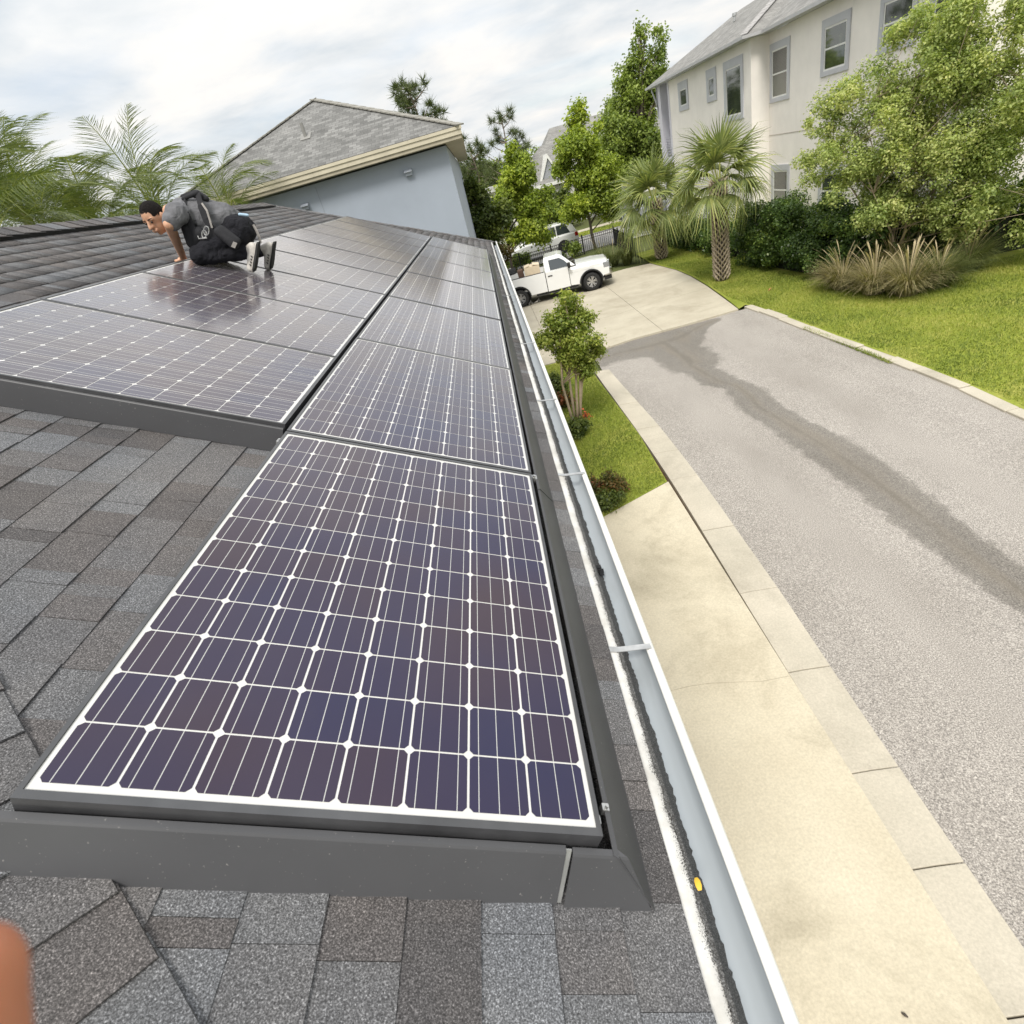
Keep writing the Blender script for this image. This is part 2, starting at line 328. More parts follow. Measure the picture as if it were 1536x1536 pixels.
hw = np.interp(P[:, 0], [3.4, 4.5, 5.5, 6.2, 7.0, 7.8], [0.7, 0.85, 1.5, 1.4, 0.42, 0.1])
f2 = 0.5 + 0.5 * (1 - dist_poly(P, sl_) / hw)
f3 = 0.5 + 0.5 * (1 - dist_poly(P, [(5.6, 16.4), (5.7, 14.2)]) / 0.75)
wetf = np.clip(np.maximum(np.maximum(f1, f2), f3), 0, 1)
nx, ny = len(xs), len(ys); I = np.arange(nx * ny).reshape(ny, nx)
F = np.c_[I[:-1, :-1].ravel(), I[:-1, 1:].ravel(), I[1:, 1:].ravel(), I[1:, :-1].ravel()]
zr = -0.035 + 0.02 * np.abs(P[:, 0] - 6.1) / 2.9
structure(np_mesh('road', np.c_[P, zr], F, ASPH, tint=wetf))
# kerb beside the apron, cast in pieces
kerb = structure(sheet('kerb', [(3.2, -5), (3.72, -5), (3.72, 15.4), (3.2, 15.4)], -0.05, MULCH))
kj = [-4.6, -3.1, -1.6, -0.4, 0.62, 1.55, 2.4, 3.65, 5.05, 6.6, 8.35, 9.5, 10.8, 12.4, 13.5, 15.3]
xi = lambda y: 3.13 + 0.13 * math.exp(-((y - 9) / 4.5) ** 2); xo = lambda y: xi(y) + 0.40 + 0.12 * min(1, max(0, (y - 0) / 5)) - 0.02 * max(0, y - 11)
for a, b in zip(kj[:-1], kj[1:]):
    a += 0.006; b -= 0.006; n = 4; pts = [(xi(a + (b - a) * i / n) + 0.012, a + (b - a) * i / n) for i in range(n + 1)]
    pts2 = [(xo(a + (b - a) * i / n), a + (b - a) * i / n) for i in range(n + 1)]
    m = MB(); h = random.uniform(-0.004, 0.006)
    for i in range(n):
        (x0, y0), (x1, y1) = pts[i], pts[i + 1]; (x2, y2), (x3, y3) = pts2[i], pts2[i + 1]
        xm0, xm1 = x0 + 0.2, x1 + 0.2
        V = [(x0, y0, 0.03 + h), (xm0, y0, 0.022 + h), (x2, y2, -0.005 + h), (x1, y1, 0.03 + h), (xm1, y1, 0.022 + h), (x3, y3, -0.005 + h),
             (x0, y0, -0.1), (x2, y2, -0.1), (x1, y1, -0.1), (x3, y3, -0.1)]
        fs = [(0, 1, 4, 3), (1, 2, 5, 4), (0, 3, 8, 6), (2, 7, 9, 5)]
        if i == 0: fs.append((0, 6, 7, 2, 1))
        if i == n - 1: fs.append((3, 4, 5, 9, 8))
        m.add(V, fs)
    m.build('kerb_stone', KERB, kerb, bevel=0.006)
# far kerb, thin, half overgrown
rk = structure(sheet('kerb_far', [(8.95, 2), (9.3, 2), (9.15, 17.9), (8.8, 17.9)], -0.06, MULCH))
kx = lambda y: np.interp(y, [0, 7.6, 9.1, 11.2, 13.3, 15.7, 18.0], [9.0, 9.02, 9.1, 9.06, 8.9, 8.82, 8.68])
y = 1.0
while y < 17.8:
    L_ = random.uniform(0.75, 1.35); y1 = min(y + L_, 17.95); h = random.uniform(-0.01, 0.02); w_ = random.uniform(0.20, 0.28)
    sk = random.uniform(-0.02, 0.02)
    MB().prism([(kx(y) + sk, y + 0.01, -0.1), (kx(y) + w_ + sk, y + 0.01, -0.1), (kx(y1) + w_ + sk, y1 - 0.01, -0.1), (kx(y1) + sk, y1 - 0.01, -0.1)], (0, 0, 0.125 + h)).build('kerb_stone', KERB, rk, bevel=0.012)
    y = y1
# apron of pale concrete under the eave, one ragged crack across it
apron = structure(sheet('concrete_apron', [(0.3, -5), (3.13, -5), (3.26, 8.3), (0.3, 6.9)], -0.08, MULCH))
crack = [(0.3, 3.30), (1.2, 3.42), (1.75, 3.47)] + [tuple(onZ(x, y_, 0.03)[:2]) for x, y_ in [(1005, 1036), (1035, 1028), (1065, 1025), (1100, 1024), (1140, 1022), (1182, 1014)]]
crack = [(a + random.uniform(-.008, .008), b + random.uniform(-.012, .012)) for a, b in crack]; crack[-1] = (3.17, crack[-1][1])
sheet('slab', [(0.3, -5), (3.11, -5)] + [(a, b - 0.0022) for a, b in crack[::-1]], 0.03, CONC, apron, 0.12)
sheet('slab', [(a, b + 0.0022) for a, b in crack] + [(3.215, 8.31), (1.91, 7.68), (0.3, 6.9)], 0.03, CONC, apron, 0.12)
# driveway slabs
drive = structure(sheet('driveway', [(-3, 17.2), (3.4, 17.2), (8.42, 17.75), (8.84, 21.76), (9.0, 25.5), (8.65, 29.1), (7.5, 29.4), (-3, 29.0)], -0.09, MULCH))
def clip(poly, f):
    r = []
    for i in range(len(poly)):
        a, b = poly[i], poly[(i + 1) % len(poly)]; fa, fb = f(a), f(b)
        if fa >= 0: r.append(a)
        if fa * fb < 0: s = fa / (fa - fb); r.append((a[0] + (b[0] - a[0]) * s, a[1] + (b[1] - a[1]) * s))
    return r
dpoly = [(-3, 17.15), (3.45, 17.18), (4.9, 17.55), (7.1, 17.62), (8.42, 17.76), (8.62, 19.6), (8.84, 21.76), (8.98, 24.0), (8.98, 26.0), (8.65, 29.1), (7.5, 29.42), (3.5, 29.2), (-3, 29.0)]
gx_, gy_ = [-3.1, 2.25, 5.86, 9.4], [17.0, 21.1, 25.3, 29.6]
for i in range(3):
    for j in range(3):
        p = dpoly; e = 0.006
        for f in (lambda q: q[0] - gx_[i] - e, lambda q: gx_[i + 1] - e - q[0], lambda q: q[1] - (gy_[j] + 0.1 * (q[0] - 5) * 0.9) - e, lambda q: (gy_[j + 1] + 0.1 * (q[0] - 5) * 0.9) - e - q[1]): p = clip(p, f)
        if len(p) > 2: sheet('slab', p, 0.03 + random.uniform(-.003, .003), CONC2, drive, 0.12)
# lawns and verge
structure(sheet('verge', [(0.3, 6.88), (1.92, 7.70), (3.20, 8.33), (3.25, 10.5), (3.18, 12.9), (3.10, 15.2), (3.35, 17.12), (-3, 17.1), (-3, 10), (0.3, 10)], 0.02, LAWN))
structure(sheet('lawn', [(9.15, 0), (9.3, 9), (9.28, 11), (9.12, 13.5), (8.98, 16.5), (8.78, 18.05), (8.46, 17.8), (8.68, 19.6), (8.9, 21.8), (9.04, 24), (9.04, 26), (8.7, 29.2), (8.9, 33), (40, 33), (40, 0)], 0.02, LAWN))
structure(sheet('back_yard', [(-30, 29.6), (8.75, 29.6), (8.75, 39.6), (-30, 39.6)], -0.02, GROUND))
structure(sheet('street', [(-80, 39.6), (60, 38.6), (60, 47.0), (-80, 47.0)], -0.01, STREET))
structure(sheet('street_verge', [(-80, 47.0), (60, 47.0), (60, 49.6), (-80, 49.6)], 0.02, LAWN))
structure(sheet('street_path', [(-80, 49.6), (60, 49.6), (60, 51.2), (-80, 51.2)], 0.03, CONC2))

# ================================================================== the house we stand on
N0 = -0.135; UE = 1.268; UR = -3.0
hipN = lambda u: -0.10 - u * CT; hipF = lambda u: 13.86 + u * CT
house = thing('house', 'low hip-roofed house with dark grey shingles carrying the solar panels', 'house', (0, 0, 0))
E0, E1 = RP(UE, hipN(UE), N0), RP(UE, hipF(UE), N0); R0, R1 = RP(UR, hipN(UR), N0), RP(UR, hipF(UR), N0)
XL = 2 * R0.x - E0.x; ZE = E0.z
L0, L1 = Vector((XL, E0.y, ZE)), Vector((XL, E1.y, ZE))
m = MB(); dz = Vector((0, 0, -0.012))
m.add([p + dz for p in (E0, E1, R0, R1, L0, L1)], [(0, 1, 3, 2), (4, 2, 3, 5), (0, 2, 4), (1, 5, 3)])
roof = m.build('roof', MATS['shingle_field'], house)
me = roof.data; a = me.attributes.new('tint', 'FLOAT', 'POINT'); a.data.foreach_set('value', [0.45] * len(me.vertices))
# shingle tabs
EXP = 0.1425; TL = EXP + 0.032
def tab_mesh(th):
    V = [(0, 0, 0), (1, 0, 0), (1, TL, -0.004), (0, TL, -0.004), (0, 0, th), (1, 0, th), (1, TL, 0.0015), (0, TL, 0.0015)]
    me = bpy.data.meshes.new('shingle'); me.from_pydata(V, [], [(3, 2, 1, 0), (4, 5, 6, 7), (0, 1, 5, 4), (2, 3, 7, 6), (1, 2, 6, 5), (3, 0, 4, 7)]); me.materials.append(SH_OBJ); return me
TAB = {True: tab_mesh(0.0085), False: tab_mesh(0.0055)}
tabs = []
ub = -0.17 - 20 * EXP
while ub < UE + 0.07:
    u_b = min(ub, UE); um = u_b - EXP * 0.5
    v = hipN(um) - 0.05 - random.uniform(0, 0.2); vend = hipF(um) + 0.05
    hi = random.random() < 0.5
    while v < vend:
        wd = random.choice((0.05, 0.07, 0.09, 0.10, 0.12, 0.15, 0.19)) * random.uniform(0.9, 1.1)
        if u_b > UR + 0.08: tabs.append((u_b, max(v, hipN(um) - 0.02), min(v + wd, vend - 0.03), hi))
        v += wd; hi = (not hi) if random.random() < 0.5 else hi
    ub += EXP
def hidden(u, a, b):
    um = u - EXP / 2
    if -0.02 < um < 1.09 and a > 0.03 and b < 11.1: return True
    if -1.53 < um < 0 and a > 1.70 and b < 11.0: return True
    return False
camv = Vector(CAM)
tabs = [t_ for t_ in tabs if t_[2] - t_[1] > 0.02]
order = sorted(range(len(tabs)), key=lambda i: (RP(tabs[i][0] - .07, (tabs[i][1] + tabs[i][2]) / 2, N0) - camv).length + (100 if hidden(*tabs[i][:3]) or tabs[i][1] < -0.85 else 0))
rotm = Matrix(((0, -CT, ST), (1, 0, 0), (0, ST, CT))).to_4x4()      # local x along the eave, y up the slope, z off the roof
VV = []; FF = []; TT = []
fbox = np.array([(3, 2, 1, 0), (4, 5, 6, 7), (0, 1, 5, 4), (2, 3, 7, 6), (1, 2, 6, 5), (3, 0, 4, 7)])
for k, i in enumerate(order):
    u, a, b, hi = tabs[i]; gap = 0.0012 if random.random() < .45 else 0.00015
    loc = RP(u + 0.0018 * math.sin(a * 3 + u * 40), a + gap, N0 + random.uniform(0, .0004))
    if k < 290:
        o = link('shingle', TAB[hi], roof); o.matrix_world = Matrix.Translation(loc) @ rotm @ Matrix.Diagonal((b - a - 2 * gap, 1, 1, 1))
    else:
        th = 0.0085 if hi else 0.0055; w_ = b - a - 2 * gap
        V = np.array([(0, 0, 0), (w_, 0, 0), (w_, TL, -0.004), (0, TL, -0.004), (0, 0, th), (w_, 0, th), (w_, TL, 0.0015), (0, TL, 0.0015)])
        V = V @ np.array(rotm.to_3x3()).T + np.array(loc); FF.append(fbox + 8 * len(VV)); VV.append(V); TT += [random.random()] * 8
stuff(np_mesh('shingle_field', np.vstack(VV), np.vstack(FF), SH_ATT, roof, TT))
# hip and ridge caps: folded pieces overlapping up the line
def cap_line(A, B, d1, d2, mat_up, wing, expo, lift, name, first_n=0):
    """A (low end) to B; d1, d2: unit vectors down each roof plane from the line, square to it"""
    A, B = Vector(A), Vector(B); ax = (B - A).normalized(); n = int((B - A).length / expo); up = (d1 + d2); up = -up.normalized() if up.length > 1e-6 else Vector((0, 0, 1))
    if up.z < 0: up = -up
    for i in range(n):
        p = A + ax * (i * expo); q = p + ax * (expo + 0.05); ww = wing * random.uniform(0.97, 1.03); t0 = 0.006
        V = []
        for base, h in ((p, 0.015 + lift), (q, 0.004 + lift)):
            s = ax * random.uniform(-.003, .003)
            V += [base + d1 * ww + up * h + s, base + up * (h + 0.006), base + d2 * ww + up * h + s]
        V += [v_ - up * t0 for v_ in V]
        mm = MB(); mm.add(V, [(0, 1, 4, 3), (1, 2, 5, 4), (6, 9, 10, 7), (7, 10, 11, 8), (0, 6, 7, 1), (1, 7, 8, 2), (0, 3, 9, 6), (2, 8, 11, 5), (3, 4, 10, 9), (4, 5, 11, 10)])
        mm.build(name, SH_OBJ, roof)
def perp_down(face_n, ax, away):
    d = face_n.cross(ax).normalized()
    return d if d.dot(away) > 0 else -d
n1 = Vector((ST, 0, CT)); n2 = Vector((0, -ST, CT)); n3 = Vector((-ST, 0, CT)); n4 = Vector((0, ST, CT))
ax = (R0 - E0).normalized()
cap_line(E0, R0, perp_down(n1, ax, Vector((0, 1, 0))), perp_down(n2, ax, Vector((-1, 0, 0))), 0, 0.150, 0.143, 0.004, 'hip_cap')
ax = (R1 - E1).normalized()
cap_line(E1, R1, perp_down(n1, ax, Vector((0, -1, 0))), perp_down(n4, ax, Vector((-1, 0, 0))), 0, 0.145, 0.143, 0.004, 'hip_cap')
# vented ridge: dark slot under a raised cap
m = MB()
for s, nn in ((1, n1), (-1, n3)):
    d = Vector((CT * s, 0, -ST))
    m.prism([R0 + d * 0.05 + nn * 0.004, R0 + d * 0.135 + nn * 0.004, R0 + d * 0.135 + nn * 0.030, R0 + d * 0.05 + nn * 0.030], (0, R1.y - R0.y, 0))
m.build('ridge_vent', BLACK, roof)
cap_line(R0, R1, Vector((CT, 0, -ST)), Vector((-CT, 0, -ST)), 0, 0.160, 0.20, 0.036, 'ridge_cap')
# walls, soffit, fascia
STUC = plain('beige_stucco', (0.55, 0.50, 0.42), 0.9, 0, 0.06, 2, 0.4, 60)
MB().box(XL + 0.45, E0.x - 0.45, E0.y + 0.45, E1.y - 0.45, -0.1, ZE - 0.16).build('wall', STUC, house)
m = MB(); m.box(XL + 0.02, E0.x - 0.02, E0.y + 0.02, E1.y - 0.02, ZE - 0.155, ZE - 0.14)
m.build('soffit', WHITE, house)
m = MB(); m.box(E0.x - 0.03, E0.x - 0.006, E0.y, E1.y, ZE - 0.2, ZE - 0.02); m.box(XL + 0.006, XL + 0.03, E0.y, E1.y, ZE - 0.2, ZE - 0.02)
m.box(XL + 0.03, E0.x - 0.03, E0.y, E0.y + 0.02, ZE - 0.2, ZE - 0.02); m.box(XL + 0.03, E0.x - 0.03, E1.y - 0.02, E1.y, ZE - 0.2, ZE - 0.02)
m.build('fascia', WHITE, house)
# drip edge, gutter
def strip(name, prof_fn, y0, y1, step, mat, parent, smooth=False):
    ys = np.arange(y0, y1 + 1e-6, step); pr = [prof_fn(y) for y in ys]; k = len(pr[0])
    V = np.array([(p[0], y, p[1]) for y, q in zip(ys, pr) for p in q]); I = np.arange(len(ys) * k).reshape(len(ys), k)
    F = np.c_[I[:-1, :-1].ravel(), I[:-1, 1:].ravel(), I[1:, 1:].ravel(), I[1:, :-1].ravel()]
    return np_mesh(name, V, F, mat, parent, smooth=smooth)
Y0, Y1 = E0.y - 0.02, E1.y + 0.02
gut = strip('gutter', lambda y: [(1.079, 4.118), (1.079, 4.032), (1.172, 4.030), (1.183, 4.060), (1.196, 4.085), (1.197, 4.112)], Y0, Y1, (Y1 - Y0) / 2, GUT, house)
strip('gutter_face', lambda y: [(1.186, 4.112), (1.186, 4.121), (1.203, 4.123), (1.212, 4.114), (1.212, 4.100), (1.202, 4.085), (1.192, 4.060), (1.178, 4.024), (1.076, 4.026)], Y0, Y1, (Y1 - Y0) / 2, WHITE, gut)
strip('drip_edge', lambda y: [(1.02, 4.166), (1.062, 4.1495), (1.108, 4.133), (1.110, 4.10)], Y0, Y1, (Y1 - Y0) / 3, DRIP, house)
RAGN = [np.interp(np.arange(0, 70, 0.008), np.arange(0, 70.01, st_), rng.normal(size=len(np.arange(0, 70.01, st_)))) for st_ in (1.3, .45, .16, .06, .025, .008)]
def rag(y, sc=1.0):
    i = int((y + 10) / 0.008); return sc * sum(a_ * n_[i % len(n_)] for a_, n_ in zip((.5, .5, .45, .45, .5, .6), RAGN))
stuff(strip('roof_grit', lambda y: [(1.0985 + rag(y, 0.0022), 4.1385 - rag(y, 0.0022) * 0.36), (1.1085, 4.1375), (1.1095, 4.112), (1.112, 4.088), (1.134 + rag(y + 40, 0.0024), 4.0345)], Y0 + .02, Y1 - .02, 0.008, GRIT, house))
for ys_ in (-0.62, 0.68, 1.92, 3.05, 4.62, 7.2, 9.1, 11.2, 13.1):
    m = MB(); m.prism([(1.045, ys_ - 0.011, 4.1615), (1.10, ys_ - 0.011, 4.1405), (1.203, ys_ - 0.011, 4.1265), (1.203, ys_ - 0.011, 4.1235), (1.10, ys_ - 0.011, 4.1375), (1.045, ys_ - 0.011, 4.1585)], (0, 0.022, 0))
    m.box(1.19, 1.197, ys_ - 0.011, ys_ + 0.011, 4.095, 4.1235)
    m.build('strap', ALU, gut)

# ================================================================== solar panels
PW, PL = 1.053, 1.590
def frame_mesh():
    m = MB(); lw = 0.0100; le_ = 0.0160; h = 0.040
    o = [(0, 0), (PW, 0), (PW, PL), (0, PL)]; i = [(lw, le_), (PW - lw, le_), (PW - lw, PL - le_), (lw, PL - le_)]
    for k in range(4):
        a, b, c, d_ = o[k], o[(k + 1) % 4], i[(k + 1) % 4], i[k]
        e = 0.0006
        V = [(*a, -h), (*b, -h), (*b, -e), (*a, -e), (*d_, 0), (*c, 0), (*c, -0.006), (*d_, -0.006), (*c, -h), (*d_, -h)]
        m.add(V, [(0, 1, 2, 3), (3, 2, 5, 4), (4, 5, 6, 7), (0, 3, 4, 7, 9), (9, 8, 1, 0), (7, 6, 8, 9)])
    return m
proto = thing('solar_panel', 'x', 'solar panel', group='roof solar panels')
fr = frame_mesh().build('frame', FRAME, proto, recalc=True)
MB().box(0.0103, PW - 0.0103, 0.0163, PL - 0.0163, -0.012, -0.0035).build('backsheet', BACK, proto)
CP = 0.127; ch = 0.0085; hc = 0.0618; hx = 0.0610
V = [(-hx + ch, -hc, 0), (hx - ch, -hc, 0), (hx, -hc + ch, 0), (hx, hc - ch, 0), (hx - ch, hc, 0), (-hx + ch, hc, 0), (-hx, hc - ch, 0), (-hx, -hc + ch, 0)]
cm = bpy.data.meshes.new('cell'); cm.from_pydata(V, [], [tuple(range(8))]); cm.materials.append(CELL)
CPY = 0.1275; mx0, my0 = (PW - 8 * CP) / 2 + CP / 2, (PL - 12 * CPY) / 2 + CPY / 2
for j in range(12):
    for i in range(8):
        c = link('cell', cm, proto); c.location = (mx0 + i * CP, my0 + j * CPY, -0.0028)
pm = Matrix.Rotation(TH, 4, 'Y')
ordn = ['first', 'second', 'third', 'fourth', 'fifth', 'sixth', 'seventh', 'eighth', 'ninth']
proto.matrix_world = Matrix.Translation(RP(0, 0, 0)) @ pm
proto['label'] = 'solar panel at the mitred end of the eave row, dark blue cells showing clearly'
def place(o, u, v, land, label, tilt):
    mm = Matrix.Translation(RP(u, v, 0)) @ pm @ Matrix.Rotation(R(tilt[0]), 4, 'X') @ Matrix.Rotation(R(tilt[1]), 4, 'Y')
    if land: mm = mm @ Matrix.Rotation(R(90), 4, 'Z') @ Matrix.Diagonal((0.9925, 0.990, 1, 1))
    o.matrix_world = mm; o['label'] = label
for i in range(1, 7):
    lab = f'{ordn[i]} solar panel along the gutter row counted from the mitred skirt corner' if i < 6 else 'last solar panel of the gutter row before the far hip of the roof'
    place(copy_tree(proto), 0, i * 1.5995, False, lab, (random.uniform(-.12, .12), random.uniform(-.15, .15)))
for i in range(9):
    lab = f'{ordn[i]} sideways solar panel of the upper row counted from its plain grey skirt'
    if i == 0: lab = 'sideways solar panel of the upper row that sits behind its plain grey skirt'
    if i == 2: lab = 'third sideways solar panel of the upper row, the man kneeling on its upslope end'
    if i == 8: lab = 'last sideways solar panel of the upper row before the far hip'
    place(copy_tree(proto), -0.022, 1.655 + i * 1.053, True, lab, (random.uniform(-.10, .10), random.uniform(-.12, .12)))
# racking rails
for k, (u, v0, v1, lab) in enumerate([(0.22, -0.004, 11.19, 'aluminium racking rail under the gutter row, upslope of its twin'), (0.83, -0.004, 11.19, 'aluminium racking rail under the gutter row, next to the eave skirt'),
                                (-0.35, 1.66, 11.12, 'aluminium racking rail under the upper row, lower of the two'), (-1.25, 1.66, 11.12, 'aluminium racking rail under the upper row, higher of the two')]):
    m = MB(); mat_ = Matrix.Translation(RP(0, 0, 0)) @ pm
    m.box(u - 0.02, u + 0.02, v0, v1, -0.085, -0.041, M=mat_); m.box(u - 0.012, u + 0.012, v0 + 0.001, v1 - 0.001, -0.0405, -0.0402, M=mat_)
    tag(m.build('mounting_rail', FRAME), lab, 'rail', 'racking rails under the panels')
# perimeter skirts
def skirt(name, sec, axis, a0, a1, label, miter0=0.0, miter1=0.0, mat=SKIRT):
    """sec: (across, n) points of the sheet's outer side; axis 'u' (runs along u, across = v) or 'v'"""
    th = 0.0022; m = MB(); k = len(sec); nrm = []
    for i in range(k):
        p, q = sec[max(i - 1, 0)], sec[min(i + 1, k - 1)]; dx, dy = q[0] - p[0], q[1] - p[1]; l_ = math.hypot(dx, dy); nrm.append((-dy / l_, dx / l_))
    sgn = 1 if axis == 'u' else -1
    V = []
    for end, mit in ((a0, miter0), (a1, miter1)):
        for off in (0, th):
            for (c_, n_), (nx_, ny_) in zip(sec, nrm):
                c2, n2_ = c_ + nx_ * off * sgn, n_ + ny_ * off * sgn
                al = end + mit * (c_ - sec[0][0])
                V.append(RP(al, c2, n2_) if axis == 'u' else RP(c2, al, n2_))
    fs = []
    for i in range(k - 1):
        fs += [(i, i + 1, 2 * k + i + 1, 2 * k + i), (k + i, 3 * k + i, 3 * k + i + 1, k + i + 1)]
        fs += [(i, k + i, k + i + 1, i + 1), (2 * k + i, 2 * k + i + 1, 3 * k + i + 1, 3 * k + i)]
    fs += [(0, 2 * k, 3 * k, k), (k - 1, 2 * k - 1, 4 * k - 1, 3 * k - 1)]
    o = m.add(V, fs).build(name, mat)
    return tag(o, label, 'skirt', 'grey sheet metal skirts round the panels')
SF = [(-0.006, -0.029), (-0.018, -0.0305), (-0.0215, -0.035), (-0.068, -0.131)]
skirt('array_skirt', SF, 'u', -0.075, 0.982, 'long dark grey metal skirt in front of the dark blue end panel')
SF2 = [(-0.008, -0.0305), (-0.020, -0.0320), (-0.0235, -0.0365), (-0.072, -0.133)]
skirt('array_skirt', SF2, 'u', 0.996, 1.092, 'short mitred grey corner skirt ending at the eave side', miter1=-1.46)
MB().prism([RP(0.978, -0.014, -0.031), RP(0.994, -0.014, -0.031), RP(0.991, -0.064, -0.128), RP(0.974, -0.064, -0.128)], (0, 0.003, 0)).build('splice', ALU, bpy.data.objects['array_skirt.001'])
SR = [(1.080, -0.029), (1.0915, -0.0305), (1.0945, -0.034), (1.192, -0.131)]
cuts = [(-0.020, 1.46), (1.62, 3.20), (3.21, 4.80), (4.81, 6.40), (6.41, 8.0), (8.01, 9.6), (9.61, 11.2)]
for i, (a0, a1) in enumerate(cuts):
    lab = ['grey sloping eave skirt from the mitred corner to the first overlap joint', 'second grey eave skirt length, just past the bright overlap joint'][i] if i < 2 else f'{ordn[i]} length of grey eave skirt counted from the mitred corner'
    skirt('array_skirt', SR, 'v', a0, a1 if i else 1.60, lab, miter0=(-0.46 if i == 0 else 0), miter1=(0.95 if i == 0 else 0))
SR2 = [(1.0795, -0.0265), (1.0915, -0.0275), (1.0955, -0.0315), (1.186, -0.122)]
skirt('skirt_joint', SR2, 'v', 1.50, 1.63, 'overlapping grey joint plate bridging two eave skirt lengths', miter0=0.9, miter1=0.9)
SL = [(1.652, -0.0165), (1.643, -0.0175), (1.641, -0.021), (1.634, -0.129)]
skirt('array_skirt', SL, 'u', -1.66, -0.026, 'plain grey skirt across the near end of the upper panel row')
# little bolts and clips at skirt ends
def clip_thing(u, v, n, label, s=1.0):
    m = MB(); M_ = Matrix.Translation(RP(u, v, n)) @ pm
    m.add([M_ @ Vector((0.006 * s * math.cos(a), 0.006 * s * math.sin(a), z)) for z in (-0.02, 0.004) for a in [k * math.pi / 4 for k in range(8)]], [tuple(range(7, -1, -1)), tuple(range(8, 16))] + [(k, (k + 1) % 8, 8 + (k + 1) % 8, 8 + k) for k in range(8)])
    m.box(-0.012 * s, 0.012 * s, -0.008 * s, 0.018 * s, -0.024, -0.006, M=M_)
    return tag(m.build('clip_bolt', ALU), label, 'bolt', 'clip bolts at the skirt')
clip_thing(1.083, 0.075, -0.020, 'bright bolt head on the eave skirt lip by the mitred corner', 0.62)
clip_thing(1.064, 0.055, -0.035, 'small screw beside the bright bolt in the gap at the mitred corner', 0.7)
clip_thing(1.070, 1.60, -0.014, 'shiny clip where the eave skirts overlap beside the panel joint', 1.2)
clip_thing(-0.016, 1.56, -0.03, 'white end clip where the upper row skirt meets the gutter row')
clip_thing(-1.615, 2.70, -0.02, 'aluminium end clamp on the upslope edge between two sideways panels', 1.6)
clip_thing(-0.018, 0.83, -0.06, 'aluminium rail end sticking out past the panel over the shingles', 1.5)
# yellow leaf in the gutter grit
p = onZ(1047, 1326, 4.142); m = MB()
m.add([(p[0] + x, p[1] + y_, 4.1405 + z) for x, y_, z in [(-.004, -.012, 0), (.004, -.012, 0), (.0065, -.004, .004), (.006, .006, .004), (.003, .013, .001), (-.003, .013, .001), (-.006, .006, .004), (-.0065, -.004, .004), (0, 0, .008)]], [(i, (i + 1) % 8, 8) for i in range(8)])
tag(m.build('fallen_leaf', plain('yellow_leaf', (0.70, 0.42, 0.03), 0.6), smooth=True), 'small yellow leaf lying on the white drip edge by the gutter', 'leaf')
# ================================================================== neighbouring houses
BLUE = plain('blue_stucco', (0.335, 0.375, 0.435), 0.92, 0, 0.07, 0.8, 0.5, 45)
t = Mt('cream_stucco', 0.92, 0, 0.25); cc_ = t.mix(1.0, (0.87, 0.825, 0.77), t.ramp(t.noise(0.9, 6, .65), [(0.3, g3(.93)), (0.7, g3(1.05))]), 'MULTIPLY')
t.col(t.mix(t.ramp(t.noise(1.6, 6, .7, scl=(1, 1, .13)), [(0.54, g3(0)), (0.8, g3(.18))]), cc_, (0.46, 0.43, 0.38))); t.bump(t.noise(45, 3), .5, .006); CREAM = t.m
TRIMG = plain('grey_trim', (0.50, 0.505, 0.53), 0.6, 0, 0.05, 2)
LILAC = plain('lilac_paint', (0.62, 0.61, 0.67), 0.6, 0, 0.05, 2)
TANFAS = plain('tan_fascia', (0.56, 0.51, 0.39), 0.6, 0, 0.10, 3)
def roof_mat(name, c1, c2, sx=0.33, sy=0.145, bias=0.0):
    t = Mt(name, 0.92, 0, 0.3); tc_ = t.n('ShaderNodeUVMap')
    b = t.n('ShaderNodeTexBrick'); b.offset = 0.5; b.inputs['Scale'].default_value = 1; b.inputs['Brick Width'].default_value = sx; b.inputs['Row Height'].default_value = sy
    b.inputs['Mortar Size'].default_value = 0.006; b.inputs['Color1'].default_value = (*c1, 1); b.inputs['Color2'].default_value = (*c2, 1); b.inputs['Mortar'].default_value = (c1[0] * .75, c1[1] * .75, c1[2] * .75, 1); b.inputs['Bias'].default_value = bias
    t.l(tc_.outputs[0], b.inputs['Vector'])
    c = t.mix(1.0, b.outputs[0], t.ramp(t.noise(1.3, 6, 0.65), [(0.3, g3(0.80)), (0.7, g3(1.18))]), 'MULTIPLY')
    c = t.mix(1.0, c, t.ramp(t.noise(60, 4, 0.7), [(0.3, g3(0.8)), (0.7, g3(1.2))]), 'MULTIPLY')
    t.col(c); t.bump(b.outputs[1], -0.4, 0.01); return t.m
RF1 = roof_mat('weathered_shingles', (0.130, 0.129, 0.124), (0.232, 0.230, 0.222), 0.22, 0.145); RF2 = roof_mat('grey_shingles', (0.20, 0.195, 0.185), (0.27, 0.265, 0.25))
def roof_faces(name, faces, mat, parent, th=0.06):
    """faces: lists of 3-D points; first edge lies along the eave. UVs in metres (along eave, up slope)"""
    me = bpy.data.meshes.new(name); V = []; F = []; UV = []
    for f in faces:
        f = [Vector(p) for p in f]; b = len(V); ex = (f[1] - f[0]).normalized(); nn = (f[1] - f[0]).cross(f[2] - f[0]).normalized()
        ey = nn.cross(ex)
        V += [tuple(p) for p in f]; F.append(tuple(range(b, b + len(f)))); UV += [((p - f[0]).dot(ex), (p - f[0]).dot(ey)) for p in f]
    me.from_pydata(V, [], F); uv = me.uv_layers.new(name='UVMap')
    for i, l in enumerate(me.loops): uv.data[i].uv = UV[l.vertex_index]
    me.materials.append(mat); o = link(name, me, parent)
    s = o.modifiers.new('s', 'SOLIDIFY'); s.thickness = th; s.offset = -1 if True else 1
    return o
